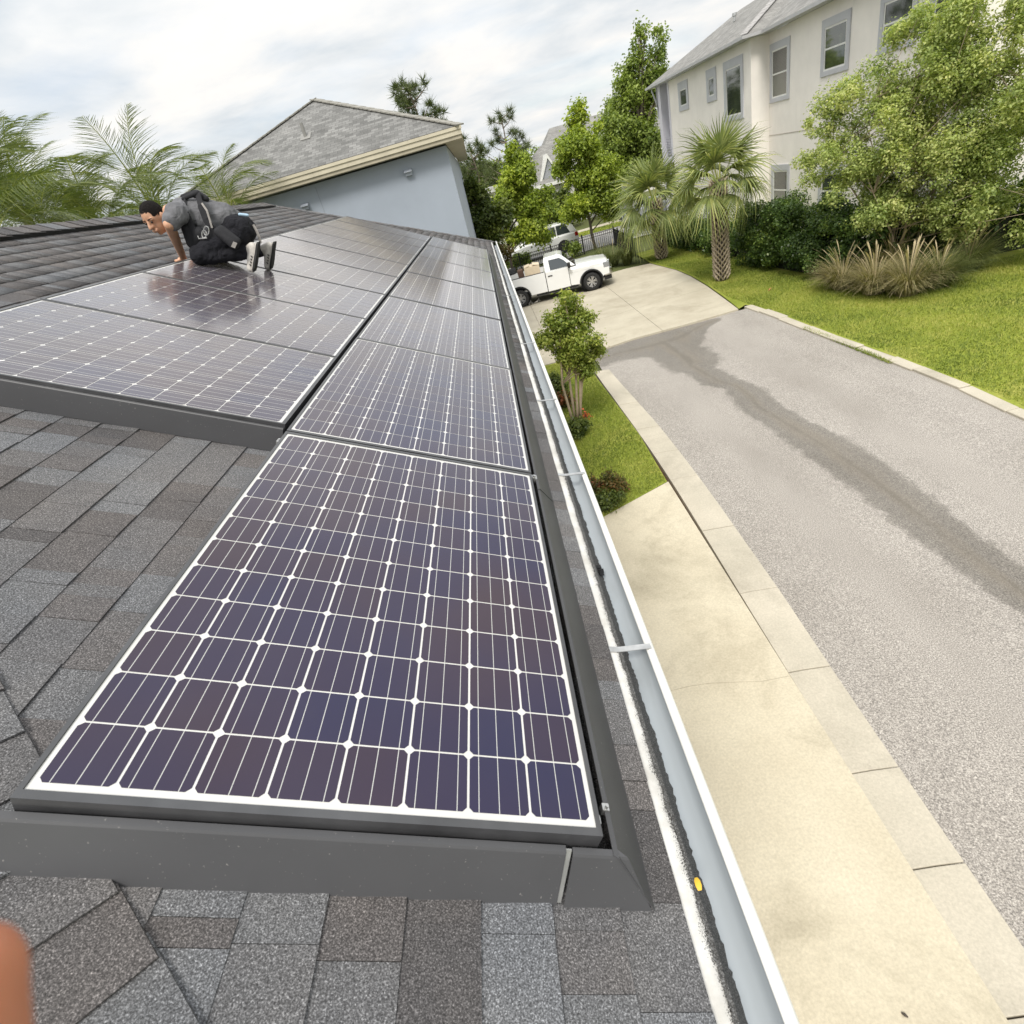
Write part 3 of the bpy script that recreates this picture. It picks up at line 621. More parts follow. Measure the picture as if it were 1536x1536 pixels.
GLASS = Mt('window_glass', 0.06, 0, 0.8, 0.6, 0.03); GLASS.col(GLASS.ramp(GLASS.noise(1.4, 5, 0.6), [(0.35, (0.020, 0.026, 0.022)), (0.6, (0.06, 0.075, 0.05)), (0.75, (0.13, 0.15, 0.10))])); GLASS = GLASS.m
BLIND = plain('window_blind', (0.16, 0.15, 0.14), 0.6, 0, 0.1, 4)
# --- blue house
bh = thing('neighbour_house', 'blue stucco house with weathered grey hip roof and tan eaves', 'house', (0, 0, 0))
YW, YE = 17.8, 17.35; ze = 6.86; d_ = 4.37; pz = 2.06 / d_
XR_, XL_ = 1.0, 1.0 - 2 * d_; AP = Vector((1.0 - d_, YE + d_, ze + 2.06)); YB = 34.0
bw = MB().box(XL_ + 0.5, XR_ - 0.51, YW, YB, -0.1, 6.53).build('wall', BLUE, bh)
roof_faces('roof', [[(XL_, YE, ze), (XR_, YE, ze), AP], [(XR_, YE, ze), (XR_, YB, ze), (AP.x, YB - d_, AP.z), AP], [(XL_, YB, ze), (XL_, YE, ze), AP, (AP.x, YB - d_, AP.z)], [(XR_, YB, ze), (XL_, YB, ze), (AP.x, YB - d_, AP.z)]], RF1, bh)
m = MB(); m.box(XL_, XR_, YE, YE + 0.03, ze - 0.20, ze - 0.07); m.box(XL_ - 0.0, XR_ + 0.025, YE - 0.025, YE - 0.001, ze - 0.085, ze - 0.012)
m.box(XR_ - 0.03, XR_, YE + 0.031, YB, ze - 0.20, ze - 0.07); m.build('fascia', TANFAS, bh)
m = MB(); m.box(XL_, XR_ - 0.031, YE + 0.031, YW - 0.001, ze - 0.29, ze - 0.27); m.box(XR_ - 0.51, XR_ - 0.031, YW, YB, ze - 0.291, ze - 0.271)
m.prism([(XL_, YE + 0.031, ze - 0.27), (XR_ - 0.031, YE + 0.031, ze - 0.27), (XR_ - 0.031, YE + 0.031, ze - 0.201), (XL_, YE + 0.031, ze - 0.201)], (0, 0.02, 0))
m.build('soffit', plain('tan_soffit', (0.40, 0.36, 0.27), 0.7, 0, 0.1, 3), bh)
for a_, b_ in ((AP, Vector((XR_, YE, ze))), (AP, Vector((XL_, YE, ze)))):
    ax = (b_ - a_); n_ = int(ax.length / 0.2); m = MB()
    for i in range(n_):
        p = a_ + ax * ((i + .5) / n_) + Vector((0, 0, 0.02)); m.box(-.14, .14, -.12, .12, -.03, -.004 + .006 * (i % 2), M=Matrix.Translation(p) @ ax.to_track_quat('Y', 'Z').to_matrix().to_4x4())
    stuff(m.build('hip_caps', plain('cap_grey', (0.25, 0.24, 0.21), 0.9, 0, 0.2, 6), bh))
# vent pipe on its roof, wall boxes
p = onY(463, 217, 19.3); 
zp = ze + (19.3 - YE) * pz
m = MB(); m.tube([(p[0], 19.3, zp - 0.05), (p[0], 19.3, zp + 0.34)], 0.05, 10); m.prism([(p[0] - .16, 19.12, zp - .18 * pz + .012), (p[0] + .16, 19.12, zp - .18 * pz + .012), (p[0] + .16, 19.48, zp + .18 * pz + .012), (p[0] - .16, 19.48, zp + .18 * pz + .012)], (0, 0, .006)); m.build('vent_pipe', plain('pipe_pale', (.24, .235, .22), .7), bh)
for px_, py_ in ((613, 259), (459, 310)):
    q = onY(px_, py_, YW); m = MB(); m.box(q[0] - .09, q[0] + .09, YW - 0.11, YW - 0.001, q[2] - .07, q[2] + .07); m.prism([(q[0] - .115, YW - .17, q[2] + .03), (q[0] - .115, YW - .001, q[2] + .09), (q[0] - .115, YW - .001, q[2] + .075), (q[0] - .115, YW - .17, q[2] + .01)], (.23, 0, 0))
    m.build('wall_light', plain('box_grey', (0.34, 0.37, 0.42), 0.6), bh)
q0, q1 = onY(472, 278, YW), onY(492, 330, YW); MB().box(q0[0] - .01, q0[0] + .01, YW - 0.004, YW - 0.0005, 3.0, 6.45).build('control_joint', plain('joint_grey', (0.26, 0.29, 0.33), 0.9), bh)

# --- cream house on the far side of the lawn
wh = thing('cream_house', 'two-storey cream stucco house with grey window trim beside the lawn', 'house', (0, 0, 0))
XF, XN = 14.0, 14.8; YC = 29.5; YF = 41.2; zE = 7.93; pp = 0.47
MB().box(XF, 22.0, YC, YF, -0.1, zE - 0.14).build('wall', CREAM, wh)
MB().box(XN, 23.0, 17.9, YC - 0.002, -0.1, zE - 0.142).build('wall', CREAM, wh)
MB().box(15.6, 22.0, YF + 0.002, 43.5, -0.1, zE - 0.145).build('porch_wall', plain('porch_grey', (0.40, 0.37, 0.34), 0.9), wh)
XE = 13.5; YE2 = 44.3; Yc2 = 29.05; hd = 4.4; rz = zE + hd * pp
roof_faces('roof', [[(XE, YE2, zE), (XE, Yc2, zE), (XE + hd, Yc2 + hd, rz), (XE + hd, YE2 - hd, rz)], [(XE, Yc2, zE), (XE + 2 * hd, Yc2, zE), (XE + hd, Yc2 + hd, rz)], [(XE + 2 * hd, YE2, zE), (XE, YE2, zE), (XE + hd, YE2 - hd, rz)]], RF2, wh, 0.05)
roof_faces('roof', [[(14.32, 36.0, zE - 0.005), (14.32, 17.4, zE - 0.005), (19.5, 17.4, zE + 5.18 * pp), (19.5, 36.0, zE + 5.18 * pp)]], RF2, wh, 0.05)
m = MB(); m.box(XE - 0.10, XE, Yc2, YE2, zE - 0.13, zE - 0.01); m.box(XE - 0.10, 14.32, Yc2 - 0.1, Yc2, zE - 0.13, zE - 0.01); m.box(14.22, 14.32, 17.4, Yc2 - 0.1, zE - 0.135, zE - 0.015); m.box(XE, 22, YE2, YE2 + 0.03, zE - 0.13, zE - 0.01)
m.build('eave_gutter', plain('gutter_grey', (0.44, 0.44, 0.44), 0.5, 0.2, 0.08, 3), wh)
m = MB(); m.box(XE + 0.001, 15, Yc2 + .001, YE2, zE - 0.135, zE - 0.12); m.box(14.33, 14.81, 17.4, Yc2, zE - 0.136, zE - 0.121); m.build('soffit', TRIMG, wh)
m = MB()
hp = Vector((1, 1, pp)).normalized()
for i in range(28):
    m.box(-.15, .15, -.11, .11, -.01, .016 + .008 * (i % 2), M=Matrix.Translation(Vector((XE, Yc2, zE)) + Vector((1, 1, pp)) * (0.08 + i * 0.15) + Vector((0, 0, .02))) @ Vector((1, 1, pp)).to_track_quat('Y', 'Z').to_matrix().to_4x4())
stuff(m.build('hip_caps', plain('cap_grey2', (0.33, 0.32, 0.31), 0.9, 0, 0.2, 6), wh))
MB().lathe([(0.001, 0.34), (0.12, 0.34), (0.12, 0.22), (0.07, 0.20), (0.07, 0.0)], 12, 'z', (16.2, 36.5, zE + 2.75 * pp)).build('roof_vent', ALU, wh)
def window(X, y0, y1, z0, z1, panes=2, trim=0.16, blind=False, proj=0.05):
    """window in a wall facing -X; trim outside measures given"""
    m = MB(); e = 0.012
    m.box(X - proj, X - e * 0, y0, y1, z1 - trim * 1.25, z1); m.box(X - proj, X, y0, y1, z0, z0 + trim * 0.8)
    m.box(X - proj + .002, X, y0 + .001, y0 + trim, z0 + trim * .8, z1 - trim * 1.25); m.box(X - proj + .002, X, y1 - trim, y1 - .001, z0 + trim * .8, z1 - trim * 1.25)
    f = m.build('window', TRIMG, wh, bevel=0.006)
    a0, a1, b0, b1 = y0 + trim, y1 - trim, z0 + trim * .8, z1 - trim * 1.25; s = 0.055
    m = MB(); x0, x1 = X - 0.028, X - 0.004
    m.box(x0, x1, a0, a1, b0, b0 + s); m.box(x0, x1, a0, a1, b1 - s, b1); m.box(x0 + .001, x1, a0, a0 + s, b0 + s, b1 - s); m.box(x0 + .001, x1, a1 - s, a1, b0 + s, b1 - s)
    zm = (b0 + b1) / 2
    if panes == 2: m.box(x0 - .004, x1, a0 + s, a1 - s, zm - s / 2, zm + s / 2)
    m.build('sash', WHITE, f)
    for c0, c1 in (((b0 + s, zm - s / 2), (zm + s / 2, b1 - s)) if panes == 2 else ((b0 + s, b1 - s),)):
        MB().box(X - 0.012, X - 0.006, a0 + s, a1 - s, c0, c1).build('pane', GLASS, f)
    if blind:
        m = MB(); zz = zm + s / 2 + 0.02
        while zz < b1 - s - 0.03: m.box(X - 0.0152, X - 0.0125, a0 + s + .01, a1 - s - .01, zz, zz + 0.028); zz += 0.05
        stuff(m.build('blind_slats', BLIND, f))
def win_px(X, tl, br, **k):
    a, b = onX(*tl, X), onX(*br, X); window(X, min(a[1], b[1]), max(a[1], b[1]), b[2], a[2], **k)
win_px(XF, (1017, 125), (1034, 163), panes=1, trim=0.30); win_px(XF, (1059.5, 106), (1076, 149.5), panes=1, trim=0.30)
win_px(XF, (1085.5, 94), (1116.5, 177), panes=1, trim=0.26)
win_px(XN, (1156, 67), (1184.5, 147.5), blind=True, trim=0.2); win_px(XN, (1235, 31), (1273, 104), blind=False, trim=0.2); win_px(XN, (1324, -8), (1372, 66), trim=0.2)
win_px(XN, (1158, 247), (1184, 320), trim=0.2, blind=True); win_px(XN, (1230, 249), (1262, 322), trim=0.2); window(XN, 18.3, 19.5, 5.3, 7.3, trim=0.2)
win_px(XF, (1056, 296), (1075, 342), trim=0.2)
MB().box(XN - 0.012, XN - 0.001, 17.95, YC - 0.01, 4.02, 4.05).build('band', plain('band_cream', (0.50, 0.45, 0.40), 0.9), wh)
# corner column, balcony and bracket
MB().box(XF - 0.15, XF + 0.35, 42.6, 43.15, -0.1, zE - 0.14).build('column', LILAC, wh)
MB().box(XF + 0.0, 15.6, YF + 0.003, 43.4, 3.5, 3.8).build('balcony_floor', LILAC, wh)
MB().box(XF - 0.02, 15.6, YF + 0.003, YF + 0.30, 3.8, zE - 0.15).build('porch_return', LILAC, wh)
for i in range(7): MB().box(XF + 0.02, XF + 0.05, YF + 0.31, 42.59, 3.95 + i * 0.15, 3.98 + i * 0.15).build('rail', TRIMG, wh)
m = MB(); m.prism([(XE + 0.05, 43.3, zE - 0.2), (XE + 0.05, 43.3, zE - 0.32), (XF - 0.05, 43.3, zE - 1.6), (XF - 0.05, 43.3, zE - 1.3)], (0, 0.12, 0)); m.box(XF - 0.16, XF - 0.03, 43.3, 43.42, zE - 1.9, zE - 0.15); m.build('bracket', TRIMG, wh)
# --- houses across the street
fh = thing('far_house', 'white house across the street with grey roof and pointed dormer', 'house', (0, 0, 0))
YH = 60; 
WH2 = plain('far_white', (0.66, 0.64, 0.60), 0.9, 0, 0.04, 1)
MB().box(4.5, 16, YH, YH + 9, -0.1, 3.6).build('wall', WH2, fh)
roof_faces('roof', [[(4.1, YH - .4, 3.75), (16.4, YH - .4, 3.75), (12.4, YH + 4.2, 6.9), (8.2, YH + 4.2, 6.9)], [(16.4, YH - .4, 3.75), (16.4, YH + 9.2, 3.75), (12.4, YH + 4.2, 6.9)], [(4.1, YH + 9.2, 3.75), (4.1, YH - .4, 3.75), (8.2, YH + 4.2, 6.9)]], RF2, fh, 0.1)
MB().box(4.0, 16.5, YH - .5, YH - .38, 3.5, 3.78).build('fascia', WHITE, fh)
a = onY(823, 250, YH + .3); dz0 = 3.9
m = MB(); m.prism([(a[0] - 1.0, YH + .2, dz0), (a[0] + 1.0, YH + .2, dz0), (a[0], YH + .2, dz0 + 1.9)], (0, 3.2, 0)); dm = m.build('dormer', plain('dormer_grey', (0.30, 0.31, 0.33), 0.8), fh)
for s in (-1, 1):
    m = MB(); m.prism([(a[0] + s * 1.2, YH + .05, dz0 - .1), (a[0] + s * 0.98, YH + .05, dz0 - .1), (a[0], YH + .05, dz0 + 1.85), (a[0], YH + .05, dz0 + 2.2)], (0, 3.3, 0)); m.build('barge_board', WHITE, dm)
for k in range(4):
    x = 5.6 + k * 0.85; w2 = MB().box(x, x + 0.7, YH - 0.05, YH - 0.001, 0.9, 2.9).build('window', WHITE, fh); MB().box(x + .1, x + .6, YH - 0.06, YH - 0.051, 1.0, 2.8).build('pane', GLASS, w2)
fh2 = thing('far_garage', 'low white building with flat pale roof edge glimpsed between the street trees', 'building', (0, 0, 0))
MB().box(-3, 4.2, 57, 63, -0.1, 4.35).build('wall', WH2, fh2); MB().box(-3.3, 4.5, 56.7, 63.3, 4.36, 4.75).build('roof', WHITE, fh2)
fh3 = thing('far_roof_house', 'grey-roofed house further down the street, only its gable showing over the trees', 'house', (0, 0, 0))
MB().box(9, 24, 72, 82, -0.1, 5).build('wall', WH2, fh3); roof_faces('roof', [[(8.5, 71.5, 5.1), (24.5, 71.5, 5.1), (22, 77, 8.6), (11, 77, 8.6)], [(8.5, 82.5, 5.1), (8.5, 71.5, 5.1), (11, 77, 8.6)]], RF2, fh3, 0.1)

# ================================================================== black metal fence
IRON = plain('black_iron', (0.012, 0.012, 0.013), 0.5)
fence = thing('metal_fence', 'black metal picket fence behind the white pickup', 'fence', (0, 0, 0))
pk = bpy.data.meshes.new('picket'); mb = MB().box(-0.011, 0.011, -0.011, 0.011, 0.03, 1.0); pk.from_pydata(mb.v, [], mb.f); pk.materials.append(IRON)
pp_ = bpy.data.meshes.new('post'); mb = MB().box(-0.04, 0.04, -0.04, 0.04, -0.05, 1.1).box(-0.05, 0.05, -0.05, 0.05, 1.1, 1.13); pp_.from_pydata(mb.v, [], mb.f); pp_.materials.append(IRON)
def fence_run(A, B, parent, sp=0.13):
    A, B = Vector((*A, 0)), Vector((*B, 0)); d = B - A; n = int(d.length / sp); an = math.atan2(d.y, d.x)
    for i in range(n + 1):
        p = A + d * (i / n); post = i % 16 == 0 or i == n
        o = link('post' if post else 'picket', pp_ if post else pk, parent); o.location = p; o.rotation_euler.z = an
    for z in (0.14, 0.82, 0.98):
        m = MB(); m.box(0, d.length, -0.016, 0.016, z - 0.016, z + 0.016, M=Matrix.Translation(A) @ Matrix.Rotation(an, 4, 'Z')); m.build('rail', IRON, parent)
fence_run((8.76, 32.55), (8.9, 38.1), fence); fence_run((8.9, 38.15), (-6, 36.2), fence)

# ================================================================== vehicles
CARW = plain('car_white', (0.80, 0.80, 0.79), 0.25, 0, 0.02, 2, coat=0.8)
CARS = plain('car_silver', (0.34, 0.36, 0.38), 0.25, 0.4, 0.02, 2, coat=0.8)
TYRE = plain('tyre', (0.018, 0.018, 0.018), 0.85, 0, 0.2, 20)
RIM = plain('alloy_rim', (0.55, 0.55, 0.56), 0.3, 0.85, 0.05, 5)
CHROME = plain('chrome', (0.62, 0.62, 0.63), 0.12, 1.0, 0.03, 5)
t = Mt('car_glass', 0.04, 0, 0.8, 1.0, 0.02); t.col((0.035, 0.042, 0.046)); CGL = t.m
t = Mt('lamp_glass', 0.1, 0, 0.8, 1.0, 0.02); t.col((0.22, 0.23, 0.24)); LAMP = t.m
REDL = plain('tail_red', (0.35, 0.01, 0.01), 0.2, 0, 0.05, 5, coat=1)
def wheel(parent, x, y, r, side, w_=0.26, spokes=6):
    wobj = bpy.data.objects.new('wheel', None); COL.objects.link(wobj); wobj.parent = parent; wobj.location = (x, y, r); wobj.empty_display_size = .1
    m = MB(); h = w_ / 2
    m.lathe([(r * .60, -h * .9), (r * .72, -h), (r * .93, -h * .95), (r, -h * .7), (r, h * .7), (r * .93, h * .95), (r * .72, h), (r * .60, h * .9), (r * .60, -h * .9)], 28); m.build('tyre', TYRE, wobj, smooth=True)
    m = MB(); o = side * h * 0.8
    m.lathe([(r * .62, o), (r * .57, o * 1.02), (r * .54, o * .7), (r * .53, 0)], 28)
    for k in range(spokes):
        a = 2 * math.pi * k / spokes + .2
        for s in (-1, 1):
            a2 = a + s * 0.09
            A = Vector((math.cos(a2) * r * .12, 0, math.sin(a2) * r * .12)); B = Vector((math.cos(a2 + s * .10) * r * .56, 0, math.sin(a2 + s * .10) * r * .56)); tn = Vector((-math.sin(a), 0, math.cos(a))) * r * .055
            m.prism([(A - tn) + Vector((0, o * .80, 0)), (A + tn) + Vector((0, o * .80, 0)), (B + tn) + Vector((0, o * .95, 0)), (B - tn) + Vector((0, o * .95, 0))], (0, -o * .25, 0))
    m.lathe([(0.001, o * .92), (r * .13, o * .9), (r * .15, o * .6)], 16)
    m.build('rim', RIM, wobj)
    m = MB(); m.lathe([(0.001, 0.0), (r * .5, 0.0)], 20); m.build('brake', BLACK, wobj)
    return wobj
def arc(cx, cz, r, a0, a1, n): return [(cx + r * math.cos(R(a0 + (a1 - a0) * i / n)), cz + r * math.sin(R(a0 + (a1 - a0) * i / n))) for i in range(n + 1)]
def side_panel(m, prof, y, depth, inset_top=None):
    """flat body side: polygon in x-z at y, extruded inward"""
    m.prism([(x, y, z) for x, z in prof], (0, depth, 0))
def pickup():
    t_ = thing('pickup_truck', 'white single-cab pickup truck parked nose to the lawn on the driveway', 'pickup truck')
    wb = 3.38; fx, rx, wr_ = 0.0, -wb, 0.395; W = 1.0; ar = 0.50
    # front clip: fenders + hood
    def section(xs_, f):  # loft of half sections mirrored
        m = MB(); rings = [f(x) for x in xs_]; k = len(rings[0]); V = []
        for x, rg in zip(xs_, rings): V += [(x, -y, z) for y, z in rg] + [(x, y, z) for y, z in rg[::-1]]
        K = 2 * k; fs = [(i * K + j, i * K + (j + 1) % K, (i + 1) * K + (j + 1) % K, (i + 1) * K + j) for i in range(len(xs_) - 1) for j in range(K)]
        fs += [tuple(range(K)), tuple(range((len(xs_) - 1) * K + K - 1, (len(xs_) - 1) * K - 1, -1))]
        m.add(V, fs); return m
    it = np.interp
    def hood(x):
        zt = it(x, [-0.95, -0.5, 0.2, 0.75, 0.86], [1.27, 1.265, 1.25, 1.20, 1.10]); wd = it(x, [-0.95, 0.3, 0.75, 0.86], [0.985, 0.985, 0.95, 0.90]); ze_ = zt - 0.12
        zb = it(x, [-0.95, 0.86], [0.92, 0.92])
        return [(wd - .03, zb), (wd, zb + .05), (wd, ze_ - .02), (wd - .05, ze_ + .06), (wd - .22, zt - .01), (0.38, zt + .012), (0.001, zt + .012)]
    body = section([-0.95, -0.6, -0.2, 0.2, 0.5, 0.75, 0.86], hood).build('hood', CARW, t_, bevel=0.012)
    # sides with wheel openings
    for s in (-1, 1):
        pr = [(-0.95, 0.45)] + [(-0.60, 0.42)] + arc(fx, wr_, ar, 178, 10, 14) + [(0.60, 0.56), (0.84, 0.58), (0.86, 1.0), (-0.95, 1.0)]
        m = MB(); m.prism([(x, s * 0.985, z) for x, z in pr], (0, -s * 0.10, 0)); m.build('fender', CARW, t_, bevel=0.014)
        pr = [(-0.97, 0.43), (-0.97, 1.26), (-2.02, 1.27), (-2.02, 0.42)]
        m = MB(); m.prism([(x, s * 0.99, z) for x, z in pr], (0, -s * 0.08, 0)); d2 = m.build('door', CARW, t_, bevel=0.012)
        MB().box(-1.93, -1.72, min(s * .992, s * 1.02), max(s * .992, s * 1.02), 1.06, 1.10).build('handle', BLACK, d2, bevel=0.008)
        pr = [(-2.05, 0.43), (-2.05, 1.285), (-2.6, 1.285), (-4.56, 1.27), (-4.60, 0.70), (rx - 0.60, 0.60)] + arc(rx, wr_, ar, 170, 4, 14)[0:] + [(rx + 0.62, 0.43)]
        m = MB(); m.prism([(x, s * 0.985, z) for x, z in pr], (0, -s * 0.09, 0)); m.build('bed_side', CARW, t_, bevel=0.014)
        for cx in (fx, rx):
            o_, i_ = arc(cx, wr_, ar + 0.055, 176, 2, 16), arc(cx, wr_, ar - 0.005, 176, 2, 16); m = MB()
            for q_ in range(16): m.prism([(o_[q_][0], s * 0.9, o_[q_][1]), (o_[q_ + 1][0], s * 0.9, o_[q_ + 1][1]), (i_[q_ + 1][0], s * 0.9, i_[q_ + 1][1]), (i_[q_][0], s * 0.9, i_[q_][1])], (0, s * 0.115, 0))
            m.build('arch_trim', BLACK, t_)
            wheel(t_, cx, s * 0.865, wr_, s)
            m = MB(); m.lathe([(0.001, s * .70), (ar + .01, s * .70), (ar + .01, s * .90)], 24, 'y', (cx, 0, wr_ + .02)); m.build('wheel_well', BLACK, t_)
        MB().box(-2.6, -0.62, min(s * .80, s * .93), max(s * .80, s * .93), 0.33, 0.42).build('sill', BLACK, t_)
        # mirror
        m = MB(); m.box(-0.98, -0.84, min(s * 1.03, s * 1.24), max(s * 1.03, s * 1.24), 1.24, 1.47); m.box(-0.93, -0.88, min(s * .95, s * 1.04), max(s * .95, s * 1.04), 1.25, 1.30); m.build('mirror', BLACK, t_, bevel=0.03)
        # lights
        m = MB(); m.prism([(0.52, s * 0.965, 0.92), (0.80, s * 0.935, 0.92), (0.80, s * 0.92, 1.06), (0.60, s * 0.955, 1.10)], (0.07, -s * 0.0, 0)); 
        m = MB(); m.box(0.60, 0.885, min(s * .62, s * .992), max(s * .62, s * .992), 0.86, 1.10); m.build('headlight', LAMP, t_, bevel=0.03)
        m = MB(); m.box(-4.62, -4.5, min(s * .84, s * .99), max(s * .84, s * .99), 0.85, 1.22); m.build('tail_light', REDL, t_, bevel=0.02)
    # cab greenhouse
    z0, z1 = 1.262, 1.86
    cabp = [(-2.04, z0), (-0.62, z0), (-1.18, z1 - 0.06), (-1.34, z1), (-1.95, z1 - 0.01), (-2.03, z1 - 0.1)]
    V = []; 
    for s in (-1, 1):
        for (x, z), yy in zip(cabp, (0.965, 0.955, 0.76, 0.70, 0.70, 0.77)): V.append((x, s * yy, z))
    m = MB(); m.add(V, [(0, 1, 2, 3, 4, 5), (11, 10, 9, 8, 7, 6)] + [(i, (i + 1) % 6, 6 + (i + 1) % 6, 6 + i) for i in range(6)]); cab = m.build('cab', CARW, t_, bevel=0.035)
    MB().box(-2.03, -0.6, -0.9, 0.9, 0.4, 1.25).build('cab_floor', BLACK, t_)
    for s in (-1, 1):   # side glass
        def gp(x, z): return (x, s * (0.960 - 0.205 * (z - z0) / (z1 - 0.06 - z0) + 0.006), z)
        m = MB(); m.prism([gp(-1.78, 1.30), gp(-0.86, 1.30), gp(-1.10, 1.58), gp(-1.30, 1.715), gp(-1.80, 1.715)], (0, s * 0.006, 0)); m.build('window', CGL, cab, bevel=0.01)
    m = MB(); nrm = Vector((0.54, 0, 0.56)).normalized() * 0.008
    m.prism([Vector((-0.66, -0.86, 1.305)) + nrm, Vector((-0.66, 0.86, 1.305)) + nrm, Vector((-1.145, 0.70, 1.765)) + nrm, Vector((-1.145, -0.70, 1.765)) + nrm], nrm * .6); m.build('windscreen', CGL, cab)
    m = MB(); m.prism([(-2.045, -0.6, 1.36), (-2.045, 0.6, 1.36), (-2.045, 0.58, 1.70), (-2.045, -0.58, 1.70)], (-0.006, 0, 0)); m.build('rear_window', CGL, cab)
    m = MB(); m.box(-0.90, -0.60, -0.88, 0.88, 1.20, 1.29); m.build('cowl', BLACK, t_)
    # bed
    m = MB(); m.box(-4.56, -2.06, -0.90, 0.90, 0.62, 0.70); m.box(-2.12, -2.06, -0.90, 0.90, 0.70, 1.25); m.box(-4.60, -4.54, -0.895, 0.895, 0.62, 1.26); m.build('bed', CARW, t_)
    m = MB(); m.box(-4.5, -2.15, -0.895, -0.60, 1.287, 1.30); m.box(-4.5, -2.15, 0.82, 0.985, 1.287, 1.30); 
    m = MB(); m.box(-4.56, -2.08, -0.985, -0.88, 1.287, 1.303); m.box(-4.56, -2.08, 0.88, 0.985, 1.287, 1.303); m.build('bed_rail', BLACK, t_)
    # front end
    m = MB(); m.box(0.80, 0.93, -0.62, 0.62, 0.74, 1.12); m.build('grille', CHROME, t_, bevel=0.03)
    m = MB(); m.prism([(0.62, -0.97, 0.50), (0.98, -0.80, 0.50), (1.02, -0.6, 0.50), (1.02, 0.6, 0.50), (0.98, 0.80, 0.50), (0.62, 0.97, 0.50)], (0, 0, 0.31)); m.build('bumper', CHROME, t_, bevel=0.04)
    m = MB(); m.prism([(0.60, -0.93, 0.32), (0.94, -0.78, 0.32), (0.94, 0.78, 0.32), (0.60, 0.93, 0.32)], (0, 0, 0.16)); m.build('air_dam', BLACK, t_, bevel=0.02)
    m = MB(); m.box(-4.78, -4.60, -0.9, 0.9, 0.48, 0.68); m.build('rear_bumper', CHROME, t_, bevel=0.03)
    m = MB(); m.box(-4.4, 0.7, -0.75, 0.75, 0.42, 0.60); m.build('chassis', BLACK, t_)
    return t_
truck = pickup()
pf, pr_ = np.array(onZ(890, 435.5, 0.03)[:2]), np.array(onZ(784.7, 460.9, 0.03)[:2]); dv = (pf - pr_); ang = math.atan2(dv[1], dv[0])
off = np.array([-math.sin(ang), math.cos(ang)]) * 0.93
truck.location = (pf[0] + off[0], pf[1] + off[1], 0.03); truck.rotation_euler.z = ang; truck.scale = (1.0, 1.0, 1.0)
def in_truck(x, y, z): 
    c, s = math.cos(ang), math.sin(ang); return Vector((truck.location.x + c * x - s * y, truck.location.y + s * x + c * y, 0.03 + z))
# load in the bed
CARD = plain('cardboard', (0.60, 0.47, 0.31), 0.85, 0, 0.08, 6); CARDT = plain('cardboard_pale', (0.66, 0.55, 0.40), 0.85, 0, 0.08, 6)
m = MB(); m.box(-.36, .36, -.42, .42, 0, .92); m.add([(-.36, -.42, .92), (-.36, .42, .92), (-.10, .40, .97), (-.10, -.40, .97)], [(0, 1, 2, 3)]); m.add([(.36, -.42, .92), (.36, .42, .92), (.05, .40, .98), (.05, -.40, .98)], [(0, 1, 2, 3)])
o = m.build('cardboard_box', CARDT); o.location = in_truck(-2.62, -0.30, 0.702); o.rotation_euler.z = ang + .05; tag(o, 'open cardboard box standing in the pickup bed behind the cab', 'box')
m = MB(); m.box(-.13, .13, -.13, .13, 0, .90); o = m.build('brown_box', plain('brown_pack', (0.12, 0.07, 0.05), 0.7), bevel=0.02); o.location = in_truck(-3.12, -0.5, 0.702); o.rotation_euler = (0.1, -0.05, ang); tag(o, 'narrow brown package upright beside the open box in the truck bed', 'box')
m = MB()
for k in range(7): m.tube([(-1.0, -0.5 + k * .13,   .66 + .05 * (k % 3)), (0.45, -0.52 + k * .12, .80 + .05 * (k % 3))], 0.055, 8)
o = m.build('black_pipes', BLACK); o.location = in_truck(-3.85, 0.05, 0.70); o.rotation_euler.z = ang; tag(o, 'bundle of black pipes sticking up over the pickup bed side', 'pipes')
# small clutter by the rear wheel
m = MB()
for k in range(9):
    a_ = random.uniform(0, 6.28); x_, y_ = random.uniform(-.3, .3), random.uniform(-.12, .12); m.tube([(x_, y_, .03), (x_ + .16 * math.cos(a_), y_ + .16 * math.sin(a_), .05 + random.random() * .12)], 0.018, 5)
o = m.build('cut_offs', plain('offcut', (0.50, 0.48, 0.44), 0.7)); q = onZ(802, 455, 0.03); o.location = (q[0], q[1], 0.03); tag(o, 'small heap of pale offcuts lying by the pickup rear wheel', 'scrap')

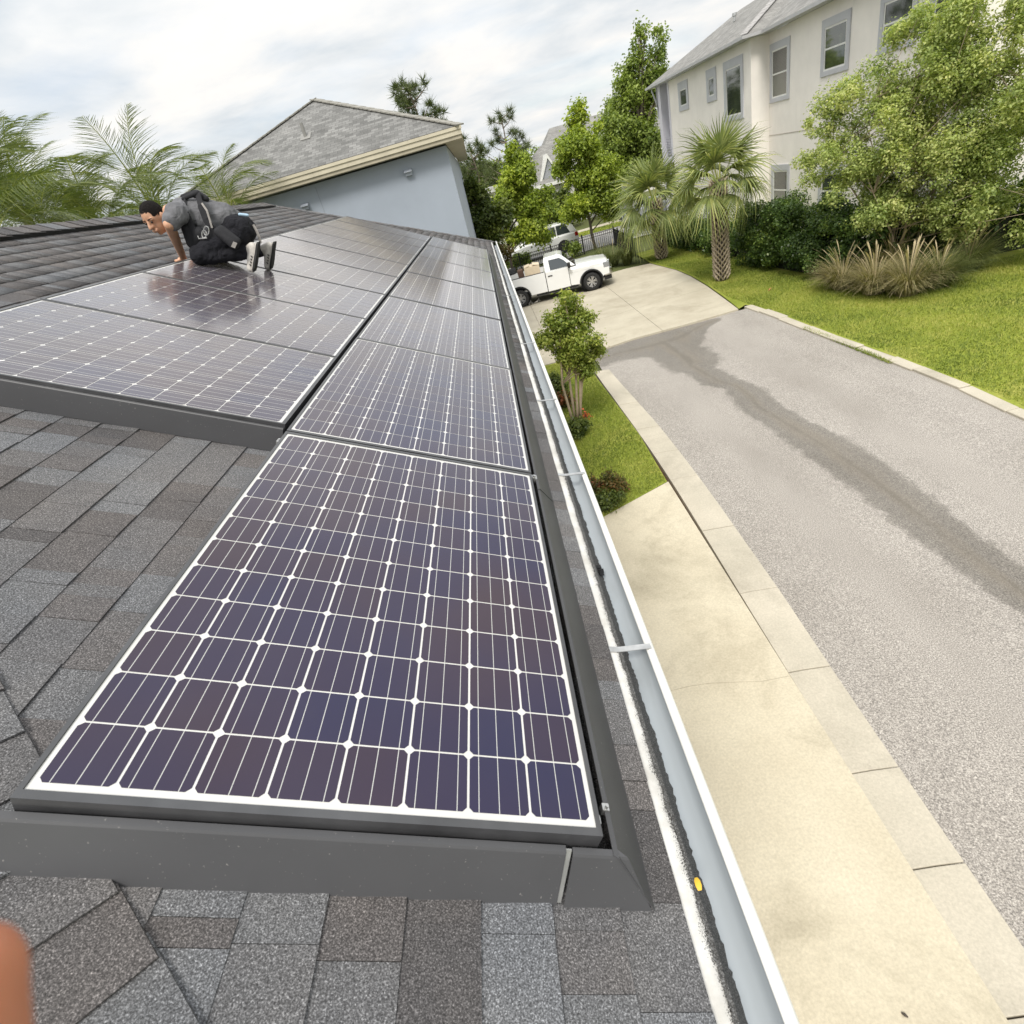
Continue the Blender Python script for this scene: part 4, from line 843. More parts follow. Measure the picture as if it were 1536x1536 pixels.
def wagon(name, label, cat, paint, L=5.0, roof_z=1.75):
    """car facing -x: lofted body with greenhouse"""
    t_ = thing(name, label, cat); it = np.interp
    xs_ = np.array([-2.42, -2.35, -2.1, -1.6, -1.0, 0.0, 1.0, 1.8, 2.25, 2.42]) * L / 4.9
    k = L / 4.9; wx, rx = -1.45 * k, 1.45 * k
    V = []; rings = []
    for x in xs_:
        zt = it(x / k, [-2.42, -2.2, -1.2, -0.9, 2.2, 2.42], [0.80, 0.93, 1.08, 1.12, 1.16, 1.02]); w_ = it(x / k, [-2.42, -2.1, -1.4, 1.6, 2.42], [0.70, 0.88, 0.95, 0.95, 0.84]); zb = it(x / k, [-2.42, -2.0, 2.0, 2.42], [0.42, 0.30, 0.30, 0.45])
        rings.append([(w_ * .90, zb), (w_, zb + .14), (w_, (zb + zt) / 2), (w_ * .985, zt - .10), (w_ * .90, zt), (0.3, zt + .02), (0.001, zt + .02)])
    m = MB(); K = 14
    for x, rg in zip(xs_, rings): V += [(x, -y, z) for y, z in rg] + [(x, y, z) for y, z in rg[::-1]]
    m.add(V, [(i * K + j, i * K + (j + 1) % K, (i + 1) * K + (j + 1) % K, (i + 1) * K + j) for i in range(len(xs_) - 1) for j in range(K)] + [tuple(range(K)), tuple(range((len(xs_) - 1) * K + K - 1, (len(xs_) - 1) * K - 1, -1))])
    m.build('body', paint, t_, smooth=False, bevel=0.02)
    gh = [(-1.15 * k, 1.10), (-0.35 * k, roof_z - .04), (0.0, roof_z), (1.6 * k, roof_z - .03), (2.1 * k, roof_z - .16), (2.36 * k, 1.14)]; yw = [0.84, 0.66, 0.64, 0.64, 0.68, 0.82]
    V = [(x, s * y, z) for s in (-1, 1) for (x, z), y in zip(gh, yw)]
    m = MB(); m.add(V, [(0, 1, 2, 3, 4, 5), (11, 10, 9, 8, 7, 6)] + [(i, (i + 1) % 6, 6 + (i + 1) % 6, 6 + i) for i in range(6)]); cab = m.build('cabin', paint, t_, bevel=0.04)
    for s in (-1, 1):
        def gp(x, z): return (x * k, s * (0.845 - 0.20 * (z - 1.10) / (roof_z - 1.10) + .012), z)
        for xs2 in ((-0.88, -0.30, -0.25, 0.30, 0.30), (0.36, 0.36, 0.36, 1.10, 1.10), (1.16, 1.16, 1.16, 1.72, 1.95)):
            a_, b_, c_, d2, e_ = xs2; m = MB(); m.prism([gp(a_, 1.17), gp(b_ if a_ < 0 else a_, roof_z - .14), gp(c_, roof_z - .12), gp(d2, roof_z - .12), gp(e_, 1.17)], (0, s * .006, 0)); m.build('window', CGL, cab)
        for cx in (wx, rx):
            wheel(t_, cx, s * 0.86, 0.36, s, 0.24, 5)
            m = MB(); m.lathe([(0.001, s * 0.93), (0.44, s * 0.93), (0.44, s * .958), (0.001, s * .958)], 24, 'y', (cx, 0, 0.38)); m.build('wheel_arch', BLACK, t_)
        m = MB(); m.box(-2.38 * k, -2.15 * k, min(s * .52, s * .84), max(s * .52, s * .84), 0.74, 0.88); m.build('headlight', LAMP, t_, bevel=.02)
        m = MB(); m.box(2.2 * k, 2.40 * k, min(s * .62, s * .885), max(s * .62, s * .885), 0.85, 1.10); m.build('tail_light', REDL, t_, bevel=.02)
    nrm = Vector((-.62, 0, .8)).normalized() * .012
    m = MB(); m.prism([Vector((-1.08 * k, -.78, 1.15)) + nrm, Vector((-1.08 * k, .78, 1.15)) + nrm, Vector((-0.42 * k, .63, roof_z - .08)) + nrm, Vector((-0.42 * k, -.63, roof_z - .08)) + nrm], nrm * .5); m.build('windscreen', CGL, cab)
    m = MB(); m.box(-2.45 * k, -2.30 * k, -.5, .5, .55, .76); m.build('grille', BLACK, t_, bevel=.02)
    return t_
suv = wagon('parked_car', 'white estate car parked on the street behind the fence and young trees', 'car', CARW, 5.6, 1.85)
suv.location = (4.3, 41.6, 0); suv.rotation_euler.z = R(2)
c2 = wagon('parked_car', 'silver car parked on the street behind the shorter fan palm', 'car', CARS, 4.8, 1.5)
c2.location = (13.4, 45.6, 0); c2.rotation_euler.z = R(1)
# ================================================================== vegetation
def leaf_arrays(P, size, up=0.35, out=None, asp=0.55, fold=0.15, jit=0.35):
    """rhombic folded leaves at points P (n,3): returns V (4n,3), F (n,4)"""
    n = len(P); nr = rng.normal(size=(n, 3)); nr /= np.linalg.norm(nr, axis=1)[:, None]
    if out is not None: nr = nr * (1 - 0.45) + out * 0.45
    nr[:, 2] += up; nr /= np.linalg.norm(nr, axis=1)[:, None]
    r = rng.normal(size=(n, 3)); a = np.cross(nr, r); a /= np.linalg.norm(a, axis=1)[:, None]; b = np.cross(nr, a)
    s = (size * (1 + jit * rng.uniform(-1, 1, n)))[:, None]
    V = np.stack([P - a * s * .5, P + b * s * asp * .5 + nr * s * fold, P + a * s * .5 - nr * s * .08, P - b * s * asp * .5 + nr * s * fold], 1).reshape(-1, 3)
    F = np.arange(4 * n).reshape(n, 4); return V, F
def crown_points(clumps, n, shell=0.5, flat=1.0):
    """clumps: (x,y,z,r[,rz]) -> points, outward dirs, clump index"""
    C = np.array([(c[0], c[1], c[2]) for c in clumps]); r = np.array([c[3] for c in clumps]); rz = np.array([c[4] if len(c) > 4 else c[3] * flat for c in clumps])
    w_ = r * r * rz; w_ = w_ ** 0.75; idx = rng.choice(len(C), n, p=w_ / w_.sum())
    d = rng.normal(size=(n, 3)); d /= np.linalg.norm(d, axis=1)[:, None]
    rad = shell + (1 - shell) * rng.uniform(0, 1, n) ** 0.7; rad *= 1 + 0.12 * rng.normal(size=n)
    off = d * rad[:, None]; P = C[idx] + off * np.c_[r[idx], r[idx], rz[idx]]; return P, d, idx
def foliage(name, clumps, n, size, mat, parent, shell=0.45, up=0.35, asp=0.6, flat=1.0, sprays=5):
    """leaves set in small sprays so that the crown breaks into light and dark tufts"""
    m_ = n // sprays; P, d, idx = crown_points(clumps, m_, shell, flat)
    ct = rng.uniform(0.25, 0.75, len(clumps)); st = np.clip(ct[idx] + rng.normal(0, 0.16, m_), 0, 1)
    P = np.repeat(P, sprays, 0) + rng.normal(0, size * 0.75, (m_ * sprays, 3)); d = np.repeat(d, sprays, 0); st = np.repeat(st, sprays)
    V, F = leaf_arrays(P, size, up, d, asp); tint = np.clip(np.repeat(st + rng.normal(0, 0.13, len(P)), 4), 0, 1)
    return np_mesh(name, V, F, mat, parent, tint)
def subclumps(big, per, rs=(0.28, 0.5)):
    """scatter smaller clumps over the surface of a few big ones: uneven outline with gaps"""
    out = []
    for c in big:
        r = c[3]; rz = c[4] if len(c) > 4 else r
        for _ in range(per):
            d = rng.normal(size=3); d /= np.linalg.norm(d); k = rng.uniform(0.45, 1.0); s = rng.uniform(*rs) * r
            out.append((c[0] + d[0] * r * k, c[1] + d[1] * r * k, c[2] + d[2] * rz * k, s, s * rng.uniform(0.7, 1.0)))
    return out
def limbs(m, base, top, r0, clumps, n, spread=1.0, seg=6):
    base, top = Vector(base), Vector(top); k = 6
    pts = [base.lerp(top, i / k) + Vector((rng.normal(0, .03), rng.normal(0, .03), 0)) * (i > 0) * (top - base).length * .25 for i in range(k + 1)]
    m.tube(pts, [r0 * (1 - .72 * i / k) for i in range(k + 1)], seg + 2)
    for c in (clumps if len(clumps) <= n else [clumps[i] for i in rng.choice(len(clumps), n, replace=False)]):
        c = Vector(c[:3]); t_ = min(0.85, max(0.15, ((c.z - base.z) / (top.z - base.z + 1e-6)) * 0.62)); a_ = base.lerp(top, t_); mid = a_.lerp(c, .5) + Vector((0, 0, (c - a_).length * .10))
        m.tube([a_, mid, c], [r0 * .38, r0 * .22, r0 * .06], seg)
def px_clump(x, y, rp, Y, zr=1.0):
    c = onY(x, y, Y); e = onY(x + rp, y, Y); r = np.linalg.norm(e - c); return (c[0], Y, c[2], r, r * zr)
def tree(name, label, base, big, per, n, size, leaf, bark, r0, group=None, top=None, nl=26, shell=.4, depth=0.6, cat='tree', rs=(0.28, 0.5), sprays=5, up=.35):
    t_ = thing(name, label, cat, base, group=group); b = Vector(base)
    big = [(c[0] - b.x, c[1] - b.y, c[2] - b.z, *c[3:]) for c in big]; sub = subclumps(big, per, rs)
    if top is None: zc_ = max(c[2] for c in big); tp = max(big, key=lambda c: c[2]); top = (tp[0], tp[1], tp[2])
    m = MB(); limbs(m, (0, 0, -0.05), top, r0, sub, nl); m.build('trunk', bark, t_, smooth=True)
    foliage('crown', sub, n, size, leaf, t_, shell, up=up, sprays=sprays); return t_
G1 = 'young street trees behind the fence'
# maples behind the truck
Y = 36.6
b = onZ(767, 408, 0); base = (b[0], Y, 0)
tree('street_tree', 'bushy yellow-green young tree leaning over the white estate car', (onY(768, 400, Y)[0], Y, 0),
     [px_clump(775, 262, 26, Y, 1.1), px_clump(752, 300, 30, Y), px_clump(800, 300, 26, Y), px_clump(778, 330, 34, Y, .8), px_clump(808, 345, 26, Y, .7), px_clump(742, 325, 18, Y), px_clump(770, 236, 14, Y, 1.2)], 11, 26000, 0.18, LF_MAPLE, BARK_DK, 0.10, G1, (0.2, 0, 4.2))
Y = 38.6
tree('street_tree', 'taller rounded young tree with straight trunk rising from the black fence', (onY(894, 377, Y)[0], Y, 0),
     [px_clump(878, 195, 24, Y, 1.2), px_clump(872, 240, 34, Y), px_clump(905, 250, 26, Y), px_clump(885, 290, 36, Y, .9), px_clump(862, 310, 24, Y, .8), px_clump(912, 305, 22, Y, .9), px_clump(850, 255, 18, Y), px_clump(872, 165, 10, Y, 1.4)], 12, 32000, 0.18, LF_MAPLE, BARK, 0.11, G1, (-0.3, 0, 5.2))
Y = 50.0
tree('tall_tree', 'tall pointed green tree standing past the end of the cream house', (onY(960, 330, Y)[0], Y, 0),
     [px_clump(962, 50, 10, Y, 1.6), px_clump(985, 75, 16, Y, 1.6), px_clump(958, 95, 18, Y, 1.3), px_clump(935, 125, 16, Y, 1.4), px_clump(985, 125, 26, Y, 1.2), px_clump(955, 160, 36, Y), px_clump(930, 195, 30, Y), px_clump(975, 205, 36, Y), px_clump(945, 240, 36, Y), px_clump(990, 250, 26, Y)], 14, 36000, 0.22, LF_TALL, BARK, 0.22, None, None, 40)
Y = 56.0
tree('roadside_tree', 'mid-green tree filling the gap between the two young street trees and the far house', (onY(915, 330, Y)[0], Y, 0), [px_clump(905, 215, 30, Y), px_clump(920, 180, 22, Y, 1.2), px_clump(890, 260, 30, Y), px_clump(925, 250, 30, Y)], 9, 7000, 0.26, LF_TALL, BARK, 0.2)
# dark shrubs beside the blue house
Y = 31.0
tree('dark_tree', 'dark dense evergreen tree against the blue house corner', (1.6, Y, 0), [px_clump(716, 305, 26, Y, 1.1), px_clump(735, 315, 26, Y), px_clump(712, 335, 26, Y), px_clump(735, 345, 24, Y), px_clump(705, 285, 16, Y)], 9, 9000, 0.17, LF_DARK, BARK_DK, 0.12)
Y = 34.5
tree('rusty_shrub', 'thin rusty-brown shrub between the dark evergreen and the parked car', (onY(747, 395, Y)[0], Y, 0), [px_clump(745, 365, 18, Y), px_clump(757, 380, 14, Y), px_clump(742, 345, 10, Y), px_clump(735, 380, 12, Y)], 7, 1500, 0.13, leaf_mat('leaf_rusty', [(0, (0.10, 0.06, 0.025)), (0.5, (0.15, 0.10, 0.035)), (1, (0.13, 0.14, 0.03))]), BARK_DK, 0.05, cat='shrub')
# background trees beyond the street
bgk = [(700, 262, 22, 64, LF_PINE, 'pine-green tree showing beside the blue house eave'), (725, 250, 20, 68, LF_TALL, 'tall soft green tree behind the low white building'), (695, 300, 18, 58, LF_DARK, 'dark round tree beside the blue wall top'),
       (770, 250, 20, 70, LF_DARK, 'dark green tree under the lone pine'), (800, 240, 18, 72, LF_TALL, 'green tree between the lone pine and the far grey roof'), (845, 300, 16, 56, LF_DARK, 'green shrub tree in front of the far white house'), (740, 275, 16, 66, LF_PINE, 'grey-green tree above the low white roof edge'), (820, 310, 18, 54, LF_TALL, 'loose green tree masking the far house windows')]
for x, y_, rp, Y, lf, lab in bgk:
    c = onY(x, y_, Y); big = [px_clump(x, y_, rp, Y, 1.1), px_clump(x - rp * .7, y_ + rp * .7, rp * .8, Y), px_clump(x + rp * .7, y_ + rp * .6, rp * .8, Y), px_clump(x, y_ + rp * 1.4, rp, Y)]
    tree('background_tree', lab, (c[0], Y, 0), big, 7, 3200, 0.26, lf, BARK, 0.16, 'trees beyond the street', nl=12)
# pines: whorled limbs ending in needle tufts
def pine(label, base, top, br, n_tuft, spread, tuft=0.55):
    t_ = thing('pine_tree', label, 'tree', base, group='lone pines against the sky'); b = Vector(base); tp = Vector(top) - b
    m = MB(); tr = [tp * (i / 8) + Vector((math.sin(i * 1.3) * .12, 0, 0)) for i in range(9)]; m.tube(tr, [0.20 * (1 - .85 * i / 8) for i in range(9)], 8); ends = []
    for _ in range(n_tuft):
        f = rng.uniform(0.45, 1.0); a_ = rng.uniform(0, 6.283); l_ = spread * (1.12 - f) * rng.uniform(.9, 1.9) + .35; p0 = tp * f
        e = p0 + Vector((math.cos(a_) * l_, math.sin(a_) * l_, l_ * rng.uniform(.15, .65))); m.tube([p0, p0.lerp(e, .55) + Vector((0, 0, -.06 * l_)), e], [.055, .035, .015], 5); ends += [e, p0.lerp(e, .8) + Vector(rng.normal(0, .25, 3)), e + Vector(rng.normal(0, .35, 3))]
    m.build('trunk', BARK, t_, smooth=True); V = []; F = []; T = []
    for e in ends:
        k = 46; d = rng.normal(size=(k, 3)); d[:, 2] += .55; d /= np.linalg.norm(d, axis=1)[:, None]; L_ = tuft * rng.uniform(.6, 1.1, k)[:, None]; s = np.cross(d, rng.normal(size=(k, 3))); s /= np.linalg.norm(s, axis=1)[:, None]
        e = np.array(e); q = np.stack([e + d * .04 - s * .022, e + d * .04 + s * .022, e + d * L_], 1).reshape(-1, 3); F.append(np.arange(3 * k).reshape(k, 3) + 3 * k * len(V)); V.append(q); T.append(np.repeat(np.clip(rng.normal(.5, .2, k), 0, 1), 3))
    np_mesh('crown', np.vstack(V), np.vstack(F), LF_PINE, t_, np.concatenate(T)); return t_
Y = 62; tp = onY(752, 168, Y); pine('thin lone pine with open crown standing over the street trees', (onY(768, 330, Y)[0], Y, 0), tp, 0, 26, 2.3, 0.75)
Y = 42; tp = onY(612, 128, Y); pine('pine crown poking up behind the blue house roof', (tp[0] + 0.5, Y, 0), tp, 0, 34, 2.0, 0.6)
Y = 44; tp = onY(648, 168, Y); pine('smaller pine tip behind the right hip of the blue house roof', (tp[0] + 0.3, Y, 0), tp, 0, 14, 0.9, 0.45)
Y = 58; tp = onY(705, 222, Y); pine('short pine standing close to the blue house eave end', (tp[0] + 0.3, Y, 0), tp, 0, 26, 1.8, 0.7)

# --- fan palms (cabbage palms)
def fan_frond_mesh(seed, droop):
    r_ = np.random.default_rng(seed); V = []; F = []; T = []
    L0 = 0.75
    def strip_(pts, ws, side, tn):
        b = len(V)
        for p, w_ in zip(pts, ws): V.append(p - side * w_); V.append(p + side * w_); T.extend([tn, tn])
        for i in range(len(pts) - 1): F.append((b + 2 * i, b + 2 * i + 1, b + 2 * i + 3, b + 2 * i + 2))
    pet = [np.array([s * L0, 0, 0.16 * math.sin(s * 1.6) - 0.05 * s]) for s in np.linspace(0, 1, 5)]
    strip_(pet, [.022, .02, .018, .016, .014], np.array([0, 1, 0]), 0.95); hub = pet[-1]
    n = 34
    for i in range(n):
        f = i / (n - 1) * 2 - 1; an = f * R(112); L_ = (0.98 - 0.30 * abs(f) ** 2) * r_.uniform(.9, 1.08); d = np.array([math.cos(an), math.sin(an), 0.22 - .30 * abs(f)]); side = np.array([-math.sin(an), math.cos(an), 0]) 
        pts = []; 
        for s in np.linspace(0, 1, 6):
            p = hub + d * L_ * s; p = p + np.array([0, 0, -droop * (s ** 2.2) * L_ * r_.uniform(.75, 1.25) - .10 * (s ** 2) * abs(f)]); pts.append(p)
        strip_(pts, [.012, .024, .023, .017, .010, .001], side + np.array([0, 0, .35 * (1 if i % 2 else -1)]), float(np.clip(r_.normal(.5, .2), 0, 1)))
    me = bpy.data.meshes.new('frond'); me.from_pydata([tuple(v) for v in V], [], F); a_ = me.attributes.new('tint', 'FLOAT', 'POINT'); a_.data.foreach_set('value', T); me.materials.append(LF_FAN); return me
FANS = [fan_frond_mesh(s, d) for s, d in ((1, .22), (2, .42), (3, .68), (4, .95))]
def fan_palm(label, base, h, nfr, sc, r0=0.17, lean=(0, 0)):
    t_ = thing('fan_palm', label, 'palm', base, group='fan palms at the driveway edge'); m = MB(); k = 10; tr = [Vector((lean[0] * (i / k) ** 2, lean[1] * (i / k) ** 2, h * i / k - .05)) for i in range(k + 1)]
    m.tube(tr, [r0 * (1.15 if i < 2 else 1.0) for i in range(k + 1)], 14); m.build('trunk', BARK_DK, t_, smooth=True)
    m = MB(); rows = int(h / 0.105)
    for j in range(rows):
        z = 0.12 + j * 0.105 * (h - .1) / h
        for i in range(9):
            a_ = 2 * math.pi * (i + .5 * (j % 2)) / 9; lx, ly = lean[0] * (z / h) ** 2, lean[1] * (z / h) ** 2
            ro = Matrix.Translation((lx + math.cos(a_) * r0 * 1.02, ly + math.sin(a_) * r0 * 1.02, z)) @ Matrix.Rotation(a_, 4, 'Z') @ Matrix.Rotation(R(24), 4, 'Y')
            for s in (-1, 1):
                w_ = .026; A = [(-.01, s * .080, -.07), (0.045, s * .080, -.075), (0.085, s * .012, .17 * random.uniform(.8, 1.1)), (0.035, s * .012, .14)]
                B = [(p[0], p[1] - s * w_, p[2]) for p in A]
                m.add([ro @ Vector(p) for p in A + B], [(0, 1, 2, 3), (7, 6, 5, 4), (0, 4, 5, 1), (1, 5, 6, 2), (2, 6, 7, 3), (3, 7, 4, 0)])
    stuff(m.build('leaf_boots', PALMBARK, t_))
    top = tr[-1]
    for i in range(nfr):
        f = (i + .5) / nfr; az = i * 2.39996 + random.uniform(-.2, .2); el = R(82 - 118 * f ** 0.9) + random.uniform(-.12, .12)
        me = FANS[min(3, int(f * 3.2 + random.uniform(0, .9)))]; o = link('frond', me, t_); s = sc * random.uniform(.88, 1.1)
        o.matrix_local = Matrix.Translation(top + Vector((math.cos(az) * r0 * .5, math.sin(az) * r0 * .5, -.30 * f))) @ Matrix.Rotation(az, 4, 'Z') @ Matrix.Rotation(-el, 4, 'Y') @ Matrix.Rotation(random.uniform(-.5, .5), 4, 'X') @ Matrix.Scale(s, 4)
    return t_
b1, b2 = onZ(1083, 420, .02), onZ(993, 388, .02)
fan_palm('taller fan palm with criss-cross trunk in front of the hedge', (b1[0], b1[1], .02), 3.55, 25, 1.18, 0.20)
fan_palm('shorter fan palm with a wide drooping crown near the fence corner', (b2[0], b2[1], .02), 2.75, 27, 1.35, 0.22, (-.1, 0))
# --- feather palms behind the ridge
def feather_mesh(seed, arch):
    r_ = np.random.default_rng(seed); V = []; F = []; T = []; L_ = 2.9; n = 72; P = []
    for i in range(n + 1):
        s = i / n; an = R(6) - arch * s ** 1.5; 
        P.append((P[-1] if P else np.zeros(3)) + (np.array([math.cos(an), 0, math.sin(an)]) * L_ / n if i else 0))
    def st(pts, ws, side, tn):
        b = len(V)
        for p, w_ in zip(pts, ws): V.append(p - side * w_); V.append(p + side * w_); T.extend([tn, tn])
        for i in range(len(pts) - 1): F.append((b + 2 * i, b + 2 * i + 1, b + 2 * i + 3, b + 2 * i + 2))
    st(P[::6] + [P[-1]], list(np.linspace(.03, .004, len(P[::6]) + 1)), np.array([0, 1., 0]), .95)
    for i in range(10, n):
        s = i / n; ln = 0.72 * math.sin(math.pi * min(1, s * .85 + .16)) ** .7 + .08; tg = P[i + 1] - P[i]; tg /= np.linalg.norm(tg)
        for sd in (-1, 1):
            up = r_.uniform(-.15, .75); d = tg * r_.uniform(.45, .75) + np.array([0, sd, 0]) * .8 + np.array([0, 0, up * .6]); d /= np.linalg.norm(d); l_ = ln * r_.uniform(.8, 1.15); dr = r_.uniform(.3, .95)
            pts = [P[i] + d * l_ * q + np.array([0, 0, -dr * l_ * q ** 2.2]) for q in (0, .35, .7, 1)]; side = np.cross(d, [0, 0, 1.]); side /= np.linalg.norm(side) + 1e-6
            st(pts, [.005, .0085, .007, .001], side * .8 + np.array([0, 0, .5]), float(np.clip(r_.normal(.5, .2), 0, 1)))
    me = bpy.data.meshes.new('frond'); me.from_pydata([tuple(v) for v in V], [], F); a_ = me.attributes.new('tint', 'FLOAT', 'POINT'); a_.data.foreach_set('value', T); me.materials.append(LF_QUEEN); return me
FEATH = [feather_mesh(s, R(a_)) for s, a_ in ((11, 70), (12, 95), (13, 120), (14, 50), (15, 105))]
def feather_palm(label, base, h, nfr, sc, el0=80, el1=5, stems=1, rs=1):
    t_ = thing('feather_palm', label, 'palm', base, group='feather palms behind the ridge'); rr = random.Random(rs)
    m = MB(); m.tube([(0, 0, -.05), (.05, 0, h * .5), (0, .05, h)], [.16, .13, .11], 10); m.build('trunk', BARK, t_, smooth=True)
    for i in range(nfr):
        f = (i + .5) / nfr; az = i * 2.39996 + rr.uniform(-.3, .3); el = R(el0 + (el1 - el0) * f) + rr.uniform(-.12, .12); o = link('frond', FEATH[rr.randrange(5)], t_); s = sc * rr.uniform(.85, 1.1)
        o.matrix_local = Matrix.Translation((math.cos(az) * .1, math.sin(az) * .1, h - .25 * f)) @ Matrix.Rotation(az, 4, 'Z') @ Matrix.Rotation(-el, 4, 'Y') @ Matrix.Rotation(rr.uniform(-.4, .4), 4, 'X') @ Matrix.Scale(s, 4)
for i, (x, y_, X, sc, nf, lab) in enumerate([(-20, 340, -8.2, .74, 20, 'feather palm at the end of the row, fronds arching high past the ridge'), (70, 352, -8.6, .70, 22, 'feather palm with dense drooping fronds low behind the ridge'), (150, 345, -9.0, .86, 20, 'full feather palm behind the ridge, between denser neighbours'),
        (240, 328, -9.4, 1.05, 18, 'upright feather palm rising directly behind the kneeling man'), (340, 312, None, .62, 14, 'yellow-green feather palm overlapping the blue house roof'), (30, 318, -10.2, .92, 18, 'taller feather palm standing behind the row of palms')]):
    p = onX(x, y_, X) if X else onY(x, y_, 16.2); feather_palm(lab, (p[0], p[1], 0), p[2], nf, sc, 88, 6, rs=i + 3)
# low bushes filling under the palms
for i, (x, y_) in enumerate([(20, 345), (110, 345), (190, 335)]):
    c = onX(x, y_, -8.0); tree('garden_bush', ['broad green bush behind the ridge under the end palm', 'broad green bush behind the ridge under the drooping palm', 'broad green bush behind the ridge next to the man'][i], (c[0], c[1], 0), [(c[0], c[1], c[2] - .6, 1.0, .9), (c[0], c[1] + 1.2, c[2] - .8, .9, .8), (c[0], c[1], c[2] - 2.2, 1.2, 1.4)], 9, 2600, 0.11, LF_QUEEN, BARK, .1, 'bushes under the palms', cat='bush')

for x_, y_, rr_, lab in ((21.5, 23.0, 3.2, 'green tree beyond the cream house end, seen through the loose tree'), (26.0, 15.5, 3.4, 'green tree past the hedge beside the cream house end')):
    tree('background_tree', lab, (x_, y_, 0), [(x_, y_, 4.2, rr_, 2.6), (x_ - 1.5, y_ - 1, 2.6, rr_ * .7, 2.0), (x_ + 1, y_ - 1.5, 6.2, rr_ * .6, 1.8)], 12, 9000, .2, LF_TALL, BARK, .2, 'trees beyond the cream house')
# --- hedge along the cream house
def hedge(name, label, path, w_, h, n, size, mat, parent_bark=BARK_DK):
    t_ = thing(name, label, 'hedge', (path[0][0], path[0][1], 0)); o0 = np.array([path[0][0], path[0][1], 0]); cl = []
    for (ax_, ay_), (bx_, by_) in zip(path[:-1], path[1:]):
        L_ = math.hypot(bx_ - ax_, by_ - ay_); k = max(2, int(L_ / .45))
        for i in range(k):
            f = i / k
            for _ in range(13):
                hh = h * rng.uniform(.9, 1.08); r = rng.uniform(.26, .42); z = rng.uniform(.18, hh - r * .6); cl.append((ax_ + (bx_ - ax_) * f + rng.uniform(-.5, .5) * w_ - o0[0], ay_ + (by_ - ay_) * f + rng.uniform(-.3, .3) - o0[1], z, r, r * .85))
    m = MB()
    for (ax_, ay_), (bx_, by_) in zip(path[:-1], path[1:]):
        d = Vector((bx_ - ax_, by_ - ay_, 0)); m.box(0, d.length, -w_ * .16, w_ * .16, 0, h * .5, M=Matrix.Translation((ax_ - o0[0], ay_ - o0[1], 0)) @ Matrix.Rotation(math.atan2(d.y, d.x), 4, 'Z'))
    m.build('shade_core', plain('shade_core_dark', (0.012, 0.016, 0.007), 0.95), t_)  # added dark box inside the leaves, blocks light and deepens the inner shade
    foliage('foliage', cl, n, size, mat, t_, .55, .3, .65); return t_
hedge('clipped_hedge', 'long clipped dark green hedge under the cream house windows', [(11.6, 23.6), (11.9, 20.5), (12.3, 17.9), (13.6, 17.6)], 1.5, 2.25, 100000, 0.085, LF_HEDGE)
hedge('low_shrubs', 'low dark shrubs along the cream house foot behind the fan palms', [(11.2, 34.5), (11.5, 30.0), (11.7, 25.2)], 1.3, 1.3, 30000, 0.10, LF_HEDGE)
hedge('hedge', 'dark hedge running behind the big loose tree to the picture side', [(13.2, 17.3), (15.4, 16.9), (19.5, 16.2)], 1.6, 1.9, 40000, 0.10, LF_HEDGE)
# --- big loose crape myrtle over the lawn
base = (13.2, 17.3, 0.02); Yb = 17.0
bg2 = [px_clump(1300, 190, 75, 17.6), px_clump(1250, 240, 50, 18.0), px_clump(1370, 120, 90, 17.0), px_clump(1450, 200, 90, 16.5), px_clump(1380, 260, 80, 16.6), px_clump(1310, 290, 60, 16.8), px_clump(1480, 90, 90, 16.0), px_clump(1520, 280, 80, 15.4), px_clump(1430, 310, 55, 16.2), px_clump(1400, 40, 60, 17.2), px_clump(1500, 10, 60, 15.8), px_clump(1230, 190, 28, 18.4), px_clump(1560, 150, 80, 15.0)]
t_ = thing('crape_myrtle', 'big loose light-green tree on the lawn hiding the cream house', 'tree', base)
loc = [(c[0] - base[0], c[1] - base[1], c[2] - base[2], *c[3:]) for c in bg2]; sub = subclumps(loc, 24, (.17, .38))
m = MB()
for k in range(7):
    a_ = k * .9 + .3; tgt = loc[k % len(loc)]; c = Vector(tgt[:3]); b0 = Vector((math.cos(a_) * .22, math.sin(a_) * .22, -.05)); mid = b0.lerp(c, .45) + Vector((0, 0, .25)); m.tube([b0, mid, c], [.05, .032, .008], 7)
    for s_ in [sub[i] for i in rng.choice(len(sub), 14, replace=False)]:
        e = Vector(s_[:3]); st_ = min((mid, c, b0.lerp(mid, .7)), key=lambda q: (q - e).length); m.tube([st_, st_.lerp(e, .5) + Vector((0, 0, .08)), e], [.013, .009, .003], 5)
m.build('trunk', BARK_MY, t_, smooth=True); foliage('crown', sub, 120000, 0.078, LF_MYRT, t_, .15, .55, .58, sprays=5)
